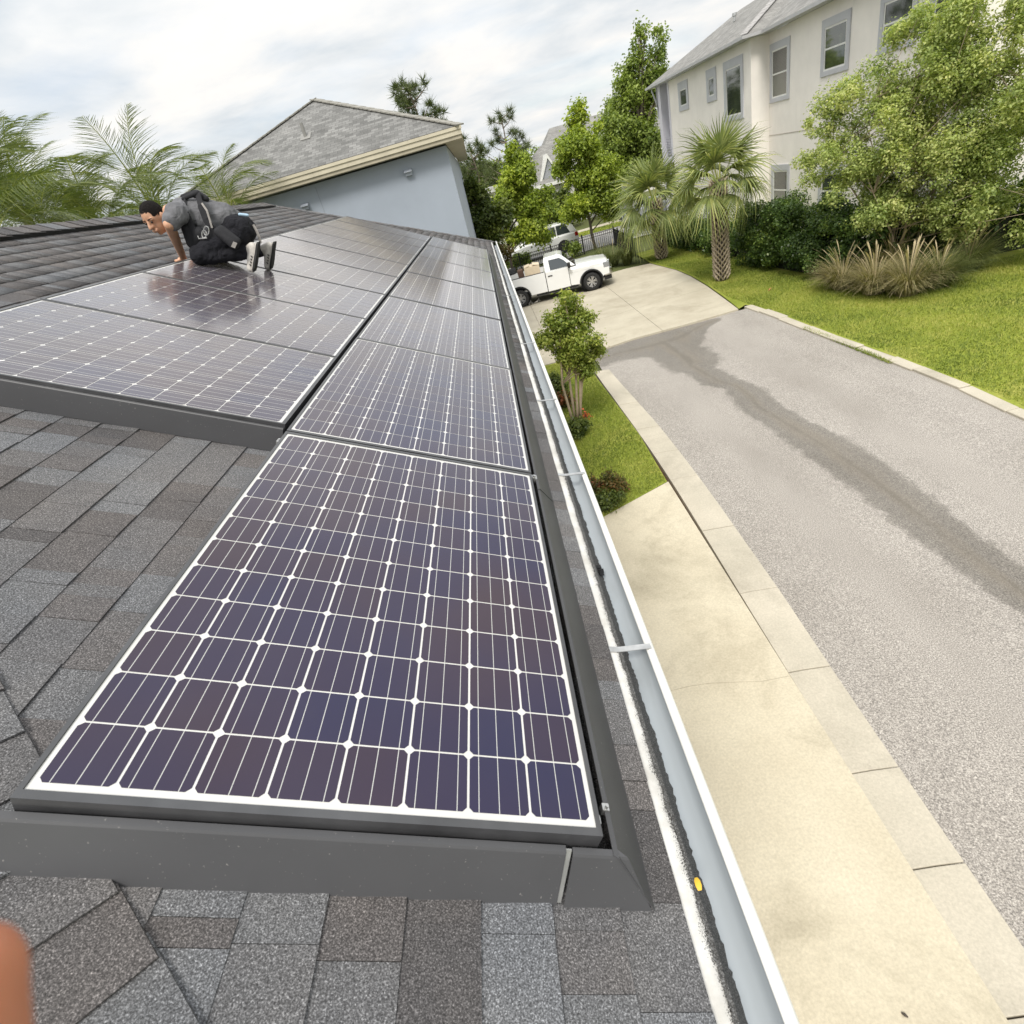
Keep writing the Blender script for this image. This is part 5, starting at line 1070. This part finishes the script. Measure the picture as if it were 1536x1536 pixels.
# --- young crape myrtle on the verge
base = (2.05, 11.7, 0.02); Y = 11.7
t_ = thing('young_tree', 'small multi-stem tree with fresh bright leaves on the grass verge', 'tree', base); b = Vector(base)
cl = [px_clump(x, y_, r, Y, zr) for x, y_, r, zr in [(850, 460, 13, 1.4), (862, 475, 18, 1.2), (838, 490, 22, 1.1), (868, 505, 24, 1.1), (880, 490, 14, 1.2), (830, 520, 22, .9), (855, 530, 28, .9), (882, 525, 20, 1), (815, 512, 13, 1), (900, 520, 9, .9), (845, 445, 7, 1.6), (866, 450, 7, 1.6), (880, 555, 12, 1.2)]]
cl = [(c[0] - b.x, c[1] - b.y + rng.normal(0, .12), c[2] - b.z, c[3], c[4]) for c in cl]; m = MB()
for k, (x, y_) in enumerate([(838, 500), (850, 480), (862, 490), (872, 510), (855, 470)]):
    c = onY(x, y_, Y); c = Vector((c[0] - b.x, (k - 2) * .08, c[2] - b.z)); b0 = Vector(((k - 2) * .035, (k % 2) * .05, -.05)); mid = b0.lerp(c, .5) + Vector(((k - 2) * .06, .02, .05)); m.tube([b0, b0.lerp(mid, .5), mid, c], [.036, .032, .026, .008], 8)
    for s_ in [cl[i] for i in rng.choice(len(cl), 5, replace=False)]: e = Vector(s_[:3]); m.tube([mid, mid.lerp(e, .5) + Vector((0, 0, .06)), e], [.016, .011, .004], 5)
m.build('trunk', BARK_MY, t_, smooth=True); foliage('crown', subclumps(cl, 8, (.35, .75)), 14000, 0.072, LF_YOUNG, t_, .2, .5, .5, sprays=4)
# --- shrubs, red flowers on the verge
def shrub(name, label, px_, py_, r, h, n, size, mat, cat='shrub', group=None):
    g = onZ(px_, py_, .02); t_ = thing(name, label, cat, (g[0], g[1], .02), group=group); cl = [(rng.normal(0, r * .4), rng.normal(0, r * .4), rng.uniform(.25, .85) * h, r * rng.uniform(.35, .6), h * .25) for _ in range(12)]
    m = MB(); [m.tube([(0, 0, 0), (c[0] * .5, c[1] * .5, c[2] * .6), c[:3]], [.012, .009, .004], 5) for c in cl]; m.build('stems', BARK_DK, t_); foliage('foliage', cl, n, size, mat, t_, .3, .35, .6); return t_
shrub('round_bush', 'small round reddish bush near the corner of the concrete', 925, 742, .24, .42, 1500, .05, leaf_mat('leaf_bush', [(0, (.05, .06, .015)), (.5, (.13, .12, .03)), (1, (.22, .11, .04))]), 'bush')
shrub('ground_shrub', 'low grey-green shrub between gutter and concrete corner', 912, 765, .34, .30, 1800, .05, LF_DARK); shrub('red_leaf_plant', 'low red-leaved plant beside the small round bush', 900, 735, .22, .24, 700, .05, LF_RED, 'plant')
shrub('lily_clump', 'grey-green strappy plant at the foot of the small multi-stem tree', 868, 655, .30, .5, 1400, .07, LF_DARK, 'plant'); shrub('red_flower', 'orange-red flowers beside the small tree trunk', 882, 640, .07, .5, 40, .06, leaf_mat('petal_red', [(0, (.5, .08, .03)), (1, (.75, .18, .08))]), 'flowers')
shrub('red_leaf_plant', 'red-leaved plants in the bed behind the small tree', 846, 610, .30, .45, 1100, .07, LF_RED, 'plant'); shrub('dark_shrub', 'dark round shrub in the bed beyond the small tree', 840, 590, .32, .6, 1500, .07, LF_DARK)
# --- ornamental grasses
def grass_clump(label, x, y_, h, n, mat, spread, plumes=0, group=None, cat='grass', zw=.012):
    t_ = thing('ornamental_grass', label, cat, (x, y_, .02), group=group); V = []; F = []; T = []
    for i in range(n):
        a_ = rng.uniform(0, 6.283); r0 = spread * .25 * math.sqrt(rng.uniform()); L_ = h * rng.uniform(.55, 1.25); le = rng.uniform(.3, 1.0) ** .8 * spread; b = len(V); tn = float(np.clip(rng.normal(.5, .25), 0, 1)); side = np.array([-math.sin(a_), math.cos(a_), 0]); dr = rng.uniform(.2, .75)
        for q in (0, .35, .65, .85, 1.0):
            p = np.array([math.cos(a_) * (r0 + le * q ** 1.6), math.sin(a_) * (r0 + le * q ** 1.6), L_ * (q - dr * q ** 2.6)]); w_ = zw * (1 - q * .9); V += [p - side * w_, p + side * w_]; T += [tn, tn]
        F += [(b + 2 * k, b + 2 * k + 1, b + 2 * k + 3, b + 2 * k + 2) for k in range(4)]
    np_mesh('blades', V, F, mat, t_, T)
    if plumes:
        V = []; F = []; T = []
        for i in range(plumes):
            a_ = rng.uniform(0, 6.283); L_ = h * rng.uniform(1.0, 1.5); le = spread * rng.uniform(.2, .9); side = np.array([-math.sin(a_), math.cos(a_), 0]); b = len(V)
            pts = [np.array([math.cos(a_) * le * q ** 1.7, math.sin(a_) * le * q ** 1.7, L_ * (q - .15 * q ** 3)]) for q in (0, .3, .6, .8, .92, 1)]
            for p, w_ in zip(pts, (.005, .005, .005, .011, .015, .004)): V += [p - side * w_, p + side * w_]; T += [.95, .95]
            F += [(b + 2 * k, b + 2 * k + 1, b + 2 * k + 3, b + 2 * k + 2) for k in range(5)]
        np_mesh('plumes', V, F, LF_TAN, t_, T)
    return t_
for i, (x, y_, h, mt, pl_, lab) in enumerate([(1262, 432, .85, LF_TAN, 10, 'tan fountain grass clump nearest the clipped hedge end'), (1310, 440, .9, LF_TAN, 8, 'tan fountain grass clump with drooping seed heads between two others'), (1360, 442, .95, LF_TAN, 12, 'widest tan fountain grass clump at the lawn edge'), (1405, 430, .9, LF_GRASSY, 6, 'greener fountain grass clump under the loose tree'), (1450, 405, .9, LF_GRASSY, 9, 'green fountain grass with tall pale plumes at the bed end'), (1335, 415, 1.1, LF_TAN, 14, 'tall dry grass clump against the tree stems')]):
    g = onZ(x, y_, .02); grass_clump(lab, g[0], g[1], h * 1.25, 1000, mt, 1.0, pl_ + 14, 'fountain grasses in the lawn bed', zw=.014)
for i, (x, y_, lab) in enumerate([(925, 400, 'green fountain grass just past the pickup bumper'), (945, 398, 'green fountain grass against the fence corner post'), (908, 398, 'green fountain grass behind the pickup bonnet')]):
    g = onZ(x, y_, .02); grass_clump(lab, g[0], g[1] + .5, 1.15, 700, LF_GRASSY, .8, 4, 'green grasses at the fence')
for i, (x, y_, lab) in enumerate([(775, 405, 'weedy green plant showing over the truck bed'), (790, 400, 'grassy plant at the fence foot behind the truck bed'), (862, 385, 'weeds along the fence behind the cab')]):
    g = onZ(x, y_, .02); shrub('fence_weed', lab, x, y_, .5, .9, 1400, .12, LF_TALL, 'plant', 'weeds along the fence')
# --- lawns as blades
def blades(name, poly, n, h, w_, mat, z=.02):
    P = np.array(poly); lo, hi = P.min(0), P.max(0); pts = []
    def inside(q):
        r_ = np.zeros(len(q), bool); j = len(P) - 1
        for i in range(len(P)):
            c = ((P[i, 1] > q[:, 1]) != (P[j, 1] > q[:, 1])) & (q[:, 0] < (P[j, 0] - P[i, 0]) * (q[:, 1] - P[i, 1]) / (P[j, 1] - P[i, 1] + 1e-12) + P[i, 0]); r_ ^= c; j = i
        return r_
    while sum(map(len, pts)) < n: q = rng.uniform(lo, hi, (n * 2, 2)); pts.append(q[inside(q)])
    q = np.vstack(pts)[:n]; a_ = rng.uniform(0, 6.283, n); H = h * rng.uniform(.45, 1.15, n); le = rng.uniform(.2, 1.1, n) * H; W = w_ * rng.uniform(.6, 1.3, n); c, s = np.cos(a_), np.sin(a_)
    b = np.c_[q, np.full(n, z)]; V = np.stack([b + np.c_[-s * W, c * W, 0 * W], b + np.c_[s * W, -c * W, 0 * W], b + np.c_[c * le, s * le, H]], 1).reshape(-1, 3)
    lum = .48 + .30 * np.sin(q[:, 0] * 1.7 + np.sin(q[:, 1] * .9) * 2) * np.sin(q[:, 1] * 1.3 + 1) ; T = np.repeat(np.clip(lum + rng.normal(0, .2, n), 0, 1), 3)
    return stuff(np_mesh(name, V, np.arange(3 * n).reshape(n, 3), mat, None, T))
o = blades('lawn_grass', [(9.32, 4), (9.38, 9), (9.36, 11), (9.2, 13.5), (9.06, 16.5), (8.86, 18.1), (8.75, 19.6), (8.98, 21.8), (9.12, 24), (9.1, 26), (8.8, 29.2), (8.9, 31), (12, 31), (11.2, 24), (11.6, 17), (13, 15.6), (15, 16.2), (19, 15.6), (19, 4)], 190000, .055, .008, LF_LAWN); tag(o, 'mown bright green grass of the lawn beside the cream house', 'grass')
o = blades('verge_grass', [(.9, 7.3), (1.92, 7.72), (3.18, 8.36), (3.23, 10.5), (3.16, 12.9), (3.08, 15.2), (3.3, 17.0), (0.2, 17.0), (.3, 10)], 70000, .05, .006, LF_LAWN); tag(o, 'short green grass of the narrow verge between gutter and kerb', 'grass')
o = blades('street_grass', [(-2, 47.1), (18, 47.1), (18, 49.5), (-2, 49.5)], 9000, .08, .03, LF_LAWN); tag(o, 'grass strip across the street beside the pale path', 'grass')
o = blades('kerb_weeds', [(8.86, 14.6), (8.98, 14.6), (9.02, 13.6), (9.08, 11.0), (8.98, 11.0), (8.9, 13.6)], 1500, .06, .008, LF_LAWN, 0.0); tag(o, 'tufts of weeds growing along the far kerb joint', 'weeds')
# a fallen leaf or two on the lawn, twig on the concrete
for (x, y_, lab, c) in [(1155, 434, 'orange fallen leaf on the lawn near the hedge', (.55, .25, .10))]:
    g = onZ(x, y_, .07); V, F = leaf_arrays(np.array([g]), np.array([.16])[0], .9); o = np_mesh('fallen_leaf', V, F, plain('leaf_orange', c, .7)); tag(o, lab, 'leaf')
g = onZ(1357, 1523, .034); m = MB(); m.tube([(g[0] - .012, g[1] + .014, .037), (g[0], g[1], .044), (g[0] + .014, g[1] - .012, .036)], [.006, .011, .005], 6); tag(m.build('seed_pod', BARK_DK), 'small dark seed pod lying on the pale concrete apron', 'debris')
g = onZ(900, 860, 4.06); m = MB(); 
for k in range(6): m.box(-.012, .012, -.009, .009, -.006, .006, M=Matrix.Translation((1.122 + random.uniform(-.01, .01), g[1] + random.uniform(-.035, .035), 4.066)) @ Matrix.Rotation(random.uniform(0, 3), 4, (1, 1, .5)))
tag(m.build('gutter_debris', BLACK), 'dark clump of wet debris caught in the gutter', 'debris')
# ================================================================== the kneeling man
def blob(name, caps, voxel, mats, parent=None, smooth=3, extra=None, region=None):
    """one continuous skin round tapered capsules (p0,r0,p1,r1) and ellipsoids ('e',centre,rot3x3,radii)"""
    bm = bmesh.new()
    def ico(M, sub=2): bmesh.ops.create_icosphere(bm, subdivisions=sub, radius=1, matrix=M)
    for c in caps:
        if c[0] == 'e':
            _, ce, rot, rad = c; ico(Matrix.Translation(ce) @ rot.to_4x4() @ Matrix.Diagonal((*rad, 1)), 3); continue
        p0, r0, p1, r1 = Vector(c[0]), c[1], Vector(c[2]), c[3]; k = max(2, int((p1 - p0).length / (0.35 * min(r0, r1))) + 1); k = min(k, 26)
        for i in range(k + 1): f = i / k; ico(Matrix.Translation(p0.lerp(p1, f)) @ Matrix.Scale(r0 + (r1 - r0) * f, 4))
    me = bpy.data.meshes.new(name + '_raw'); bm.to_mesh(me); bm.free(); tmp = bpy.data.objects.new('tmp', me); COL.objects.link(tmp)
    r = tmp.modifiers.new('r', 'REMESH'); r.mode = 'VOXEL'; r.voxel_size = voxel
    s = tmp.modifiers.new('s', 'SMOOTH'); s.iterations = smooth; s.factor = .5
    dg = bpy.context.evaluated_depsgraph_get(); out_ = bpy.data.meshes.new_from_object(tmp.evaluated_get(dg)); bpy.data.objects.remove(tmp); bpy.data.meshes.remove(me)
    out_.name = name
    for m_ in (mats if isinstance(mats, (list, tuple)) else [mats]): out_.materials.append(m_)
    out_.polygons.foreach_set('use_smooth', [True] * len(out_.polygons)); return link(name, out_, parent)
t = Mt('skin', 0.5, 0, 0.4); t.col(t.ramp(t.noise(14, 4), [(0.3, (0.50, 0.275, 0.175)), (0.7, (0.58, 0.335, 0.215))])); t.inp('Subsurface Weight', 0.12); t.b.inputs['Subsurface Radius'].default_value = (.6, .25, .12); t.b.inputs['Subsurface Scale'].default_value = .01; SKIN = t.m
def cloth(name, c, wr=.5, sc=14):
    t = Mt(name, 0.9, 0, 0.2); t.col(t.mix(1.0, c, t.ramp(t.noise(9, 5), [(0.3, g3(.8)), (0.7, g3(1.2))]), 'MULTIPLY')); t.bump(t.noise(sc, 3, .55, dist=1.2), wr, .03); return t.m
TEE = cloth('grey_tee', (0.150, 0.150, 0.160)); PANTS = cloth('black_trousers', (0.016, 0.016, 0.020), .9, 12); WEB = cloth('dark_webbing', (0.030, 0.030, 0.033), .2, 60); WEBL = cloth('pale_webbing', (0.33, 0.31, 0.29), .2, 60)
HAIR = cloth('dark_hair', (0.014, 0.011, 0.010), .9, 140); SHOE = plain('shoe_white', (0.52, 0.49, 0.45), .7, 0, .25, 30); SOLE = plain('shoe_black', (0.016, 0.016, 0.016), .7)
def zp(x, y_, Y): return Vector(onY(180 + x / 5.908, 270 + y_ / 5.908, Y))
def onplane(x, y_, n):
    r = ray(x, y_); nn = np.array([ST, 0, CT]); p0 = np.array(RP(0, 0, n)); return Vector(CAM + r * ((p0 - CAM) @ nn) / (r @ nn))
man = thing('person', 'man in grey T-shirt and black trousers kneeling on the panels, leaning on one hand', 'person', RP(-1.25, 4.62, 0))
def L_(p): return Vector(p) - man.location
hand = onplane(277, 392, -0.118)
pel, wai, che, ubk = zp(1050, 440, 4.68), zp(925, 345, 4.62), zp(745, 320, 4.57), zp(600, 300, 4.54)
shN, shF = zp(500, 300, 4.37), zp(545, 255, 4.74); elN = zp(438, 395, 4.29); wrN = hand + (elN - hand).normalized() * 0.055; elF = zp(640, 500, 4.86)
kneN, kneF = zp(705, 672, 4.38), zp(730, 655, 4.72); ankN, ankF = zp(1105, 640, 4.52), zp(1235, 630, 4.82)
hipN, hipF = zp(1045, 450, 4.56), zp(1060, 440, 4.80)
haF = onplane(291, 386, -0.118); haF = RP(-1.66, 4.88, -0.11)
crown_, chin = zp(215, 240, 4.445), zp(388, 445, 4.51)
A = (crown_ - chin).normalized(); pr2 = Vector((0, 1, 0)).cross(A).normalized(); pr2 = pr2 if pr2.z < 0 else -pr2     # in-picture side, downwards
FWD = (pr2 * .34 + Vector((0, -1, 0)) * .94); FWD = (FWD - A * FWD.dot(A)).normalized(); SID = FWD.cross(A).normalized()
HC = (crown_ + chin) / 2; HH = 0.212
def hp(s, f, a_): return HC + SID * s * HH + FWD * f * HH + A * a_ * HH - FWD * 0.010
RH = Matrix((SID, FWD, A)).transposed()
neck = zp(455, 290, 4.54)
body = [('e', hp(0, -.02, .10), RH, (.074, .090, .096)), ('e', hp(0, .06, -.16), RH, (.060, .070, .078)), (hp(0, .24, -.40), .022, hp(0, .10, -.34), .038),
        (hp(0, .40, .06), .009, hp(0, .50, -.12), .014), (hp(-.07, .43, -.12), .009, hp(.07, .43, -.12), .009), (hp(-.2, .33, .10), .012, hp(.2, .33, .10), .012),
        (hp(-.09, .405, -.26), .008, hp(.09, .405, -.26), .008), (hp(-.08, .395, -.31), .008, hp(.08, .395, -.31), .008)]
for s in (-1, 1): body.append(('e', hp(s * .355, -.04, -.02), RH, (.012, .020, .032)))
body += [(hp(0, -.12, -.28), .055, neck, .060), (neck, .065, ubk, .085), (ubk, .09, che, .10), (che, .10, wai, .09), (wai, .09, pel, .10),
         (ubk, .08, shN, .062), (ubk, .08, shF, .062), (shN, .056, elN, .044), (elN, .044, wrN, .029), (shF, .056, elF, .044), (elF, .042, haF, .028),
         (pel, .09, hipN, .08), (pel, .09, hipF, .08), (hipN, .08, kneN, .045), (hipF, .08, kneF, .045), (kneN, .042, ankN, .030), (kneF, .042, ankF, .030)]
def add_hand(wr, tip_dir, side, up):
    d, s, u = tip_dir.normalized(), side.normalized(), up.normalized(); pc = wr + d * .045; r = [(wr, .026, pc, .026)]
    for k, (o, l) in enumerate(((-.030, .062), (-.010, .074), (.010, .070), (.029, .055))):
        b = pc + s * o + d * .020; k1 = b + d * l * .5 + u * .010; r += [(pc + s * o * .7, .014, b, .0105), (b, .0100, k1, .0090), (k1, .0090, b + d * l - u * .010, .0075)]
    b = wr + d * .02 - s * .026; r += [(b, .013, b - s * .025 + d * .028, .0105), (b - s * .025 + d * .028, .0105, b - s * .032 + d * .055, .0085)]; return r
nrm_ = Vector((ST, 0, CT)); upslope = Vector((-CT, 0, ST))
body += add_hand(wrN, (upslope * .55 + Vector((0, -.2, 0)) + (hand - wrN).normalized() * .75), Vector((0, 1, 0)), nrm_); body += add_hand(haF, upslope, Vector((0, -1, 0)), nrm_)
def loc_caps(cs):
    o = []
    for c in cs: o.append(('e', L_(c[1]), c[2], c[3]) if c[0] == 'e' else (L_(c[0]), c[1], L_(c[2]), c[3]))
    return o
blob('body', loc_caps(body), .0065, SKIN, man, 3)
for s in (-1, 1):
    e = bpy.data.objects['body']; m = MB()
    m.lathe([(.0005, .0085), (.006, .007), (.0085, 0), (.006, -.007), (.0005, -.0085)], 10, 'z'); o = m.build('eye', plain('eye_dark', (.02, .016, .014), .15), man, smooth=True); o.location = L_(hp(s * .150, .385, .02))
    blob('eyebrow', loc_caps([(hp(s * .07, .405, .125),   .0042, hp(s * .24, .345, .135), .0032)]), .003, HAIR, man, 1)
hair = blob('hair', loc_caps([('e', hp(0, -.06, .15), RH, (.080, .094, .091)), ('e', hp(0, -.22, -.02), RH, (.076, .062, .085))]), .006, HAIR, man, 2)
bm = bmesh.new(); bm.from_mesh(hair.data)      # cut the cap back to a hairline
for v in list(bm.verts):
    p = v.co + man.location - HC; f, a_, s_ = p.dot(FWD) / HH, p.dot(A) / HH, abs(p.dot(SID)) / HH
    if f > .22 and a_ < .30 or (f > 0.04 and a_ < .10) or a_ < -.26: bm.verts.remove(v)
bm.to_mesh(hair.data); bm.free()
# clothes
blob('t_shirt', loc_caps([(neck + (ubk - neck) * .25, .070, ubk, .115), (ubk, .118, che, .134), (che, .134, wai, .120), (wai, .120, wai.lerp(pel, .60), .128), (ubk, .11, shN, .080), (ubk, .11, shF, .080), (shN, .080, shN.lerp(elN, .72), .066), (shF, .08, shF.lerp(elF, .6), .066),
      (che + Vector((0.02, 0, -.05)), .12, wai + Vector((0, 0, -.04)), .11)]), .009, TEE, man, 3)
blob('trousers', loc_caps([(wai.lerp(pel, .55) + Vector((.02, 0, -.02)), .122, pel, .132), (pel, .14, hipN, .122), (pel, .14, hipF, .122), (hipN, .108, kneN, .076), (hipF, .108, kneF, .076), (kneN, .074, ankN, .054), (kneF, .074, ankF, .052)]), .009, PANTS, man, 3)
for nm_, st_, sz_ in (('t_shirt', .030, .075), ('trousers', .034, .085), ('hair', .004, .012)):
    tx = bpy.data.textures.new(nm_ + '_folds', 'CLOUDS'); tx.noise_scale = sz_; tx.noise_depth = 2
    dm_ = bpy.data.objects[nm_].modifiers.new('folds', 'DISPLACE'); dm_.texture = tx; dm_.strength = st_; dm_.mid_level = .5; dm_.texture_coords = 'LOCAL'
def shoe(heel, toe, out_, ank):
    d = (toe - heel).normalized(); w_ = Vector((0, 1, 0)); sol = out_
    sh = blob('shoe', loc_caps([(heel - sol * .028, .038, heel.lerp(toe, .5) - sol * .022, .040), (heel.lerp(toe, .5) - sol * .020, .041, toe - sol * .016 - d * .02, .036), (heel - sol * .035, .040, ank, .046)]), .006, SHOE, man, 2)
    m = MB(); a_, b_ = heel - d * .035, toe + d * .012; pr = []
    for f, hw_ in ((0, .024), (.08, .034), (.35, .030), (.65, .042), (.88, .040), (1, .022)): pr.append((f, hw_))
    ring = [a_.lerp(b_, f) + w_ * h_ for f, h_ in pr] + [a_.lerp(b_, f) - w_ * h_ for f, h_ in pr[::-1]]
    m.prism([L_(p + sol * .010) for p in ring], sol * .022); so_ = m.build('sole', SOLE, sh, bevel=.005)
    m = MB(); m.prism([L_(p + sol * .001) for p in ring], sol * .0085); m.build('midsole', SHOE, sh, bevel=.003)
    m = MB()
    for k in range(4): q = heel.lerp(toe, .30 + .12 * k) - sol * .038 - w_ * .028; m.tube([L_(q), L_(q + sol * .030 - w_ * .013 + d * .02)], .0055, 5)
    m.build('stripes', SOLE, sh)
outd = Vector((CT, -.12, -ST)).normalized(); outd = Vector((.93, -.30, -.05)).normalized()
shoe(zp(1205, 590, 4.50), zp(1175, 800, 4.47), outd, ankN + (ankN - kneN).normalized() * .03); shoe(zp(1350, 585, 4.80), zp(1325, 778, 4.78), outd, ankF + (ankF - kneF).normalized() * .03)
# safety harness: back pad, straps, pouch, lanyard
def band(name, pts, w_, mat, th=.004, side=Vector((0, 1, 0))):
    m = MB(); P_ = [L_(p) for p in pts]
    for a_, b_ in zip(P_[:-1], P_[1:]):
        d = (b_ - a_).normalized(); n_ = d.cross(side).normalized(); s_ = n_.cross(d).normalized() * w_ / 2; m.prism([a_ - s_ - n_ * th / 2, a_ + s_ - n_ * th / 2, b_ + s_ - n_ * th / 2 + d * .004, b_ - s_ - n_ * th / 2 + d * .004], n_ * th)
    return m.build(name, mat, man)
cy = Vector((0, -1, 0))
blob('harness_pad', loc_caps([(zp(560, 150, 4.60), .022, zp(680, 120, 4.56), .030), (zp(680, 120, 4.56), .030, zp(760, 165, 4.54), .026), (zp(690, 112, 4.50), .020, zp(560, 165, 4.48), .016)]), .008, WEB, man, 2)
band('strap', [zp(690, 125, 4.48), zp(715, 220, 4.415), zp(760, 340, 4.395), zp(815, 440, 4.395), zp(835, 520, 4.40)], .055, WEB, .008, Vector((.8, 0, .6)))
band('strap_edge', [zp(725, 205, 4.405), zp(770, 270, 4.39), zp(795, 350, 4.385), zp(815, 420, 4.385)], .014, WEBL, .006, Vector((.8, 0, .6)))
band('strap', [zp(560, 170, 4.48), zp(590, 300, 4.40), zp(650, 440, 4.40), zp(720, 520, 4.41)], .045, WEB, .008, Vector((.8, 0, .6)))
blob('chest_pad', loc_caps([(zp(600, 430, 4.44), .050, zp(640, 560, 4.46), .045), (zp(700, 470, 4.43), .05, zp(680, 600, 4.46), .04), (zp(760, 520, 4.43), .045, zp(900, 470, 4.46), .05)]), .01, WEB, man, 2)
blob('pouch', loc_caps([(zp(870, 460, 4.405), .035, zp(1010, 570, 4.40), .040), (zp(900, 440, 4.42), .035, zp(1040, 540, 4.41), .030)]), .009, WEB, man, 2)
m = MB(); m.prism([L_(zp(1005, 545, 4.36)), L_(zp(1040, 560, 4.36)), L_(zp(1020, 605, 4.36)), L_(zp(985, 590, 4.36))], (0, -.004, 0)); m.build('patch', WEBL, man)
m = MB()
for cx, cy_, rr_ in ((765, 450, 40), (745, 480, 34)):
    ring = [L_(zp(cx + rr_ * .6 * math.cos(k * math.pi / 6), cy_ + rr_ * math.sin(k * math.pi / 6), 4.375)) for k in range(13)]; m.tube(ring, .0045, 6, cap=False)
m.tube([L_(zp(690, 495, 4.375)), L_(zp(700, 520, 4.37)), L_(zp(770, 515, 4.37))], .005, 6); m.build('carabiner', ALU, man)
band('lanyard', [zp(1180, 395, 4.62), zp(1210, 450, 4.60), zp(1235, 510, 4.60), zp(1245, 555, 4.60)], .020, WEBL, .004, Vector((.8, 0, .5)))
blob('waistband', loc_caps([(zp(1060, 305, 4.56), .012, zp(1130, 312, 4.58), .012)]), .005, plain('pale_blue', (.42, .58, .72), .8), man, 1)

# ================================================================== the photographer's own hand at the lens edge
ph_ = thing('hand', 'blurred fingertip of a hand held close beside the lens', 'hand', (0, 0, 0))
def cs(x, y_, d): return Vector(CAM + ray(x, y_) * d)
D = .085; ph_.location = cs(-300, 2050, D); H0 = ph_.location.copy()
fc = []
def fing(pts, rs):
    for a_, b_, r0, r1 in zip(pts[:-1], pts[1:], rs[:-1], rs[1:]): fc.append((a_ - H0, r0, b_ - H0, r1))
palm = cs(-330, 2150, D)
fing([cs(-52, 1472, D), cs(-60, 1640, D), cs(-120, 1850, D), cs(-230, 2060, D)], [.0080, .0090, .0098, .0115])
fing([cs(-250, 1400, D + .010), cs(-250, 1620, D + .008), cs(-280, 1880, D), cs(-330, 2080, D)], [.0080, .0092, .0100, .0120])
fing([cs(-430, 1460, D + .016), cs(-420, 1660, D + .012), cs(-410, 1900, D), cs(-420, 2100, D)], [.0078, .0090, .0098, .0115])
fing([cs(-590, 1640, D + .016), cs(-570, 1800, D + .012), cs(-530, 1980, D), cs(-500, 2130, D)], [.0068, .0078, .0086, .0105])
fing([cs(-20, 2080, D - .02), cs(-80, 2200, D - .012), cs(-190, 2320, D - .004), cs(-300, 2380, D)], [.0088, .0100, .0112, .0130])
fing([palm, cs(-380, 2350, D)], [.0200, .0210]); fing([cs(-250, 2120, D), cs(-300, 2380, D)], [.0150, .0170]); fing([cs(-470, 2160, D), cs(-440, 2380, D)], [.0140, .0160]); fing([cs(-380, 2350, D), cs(-420, 2850, D - .01)], [.0210, .0240])
t = Mt('skin_near', 0.55, 0, 0.4); t.col(t.ramp(t.noise(60, 4), [(0.3, (0.46, 0.175, 0.100)), (0.7, (0.53, 0.215, 0.125))])); t.inp('Subsurface Weight', .2); t.b.inputs['Subsurface Scale'].default_value = .004; SKN = t.m
blob('skin', fc, .0018, SKN, ph_, 3)
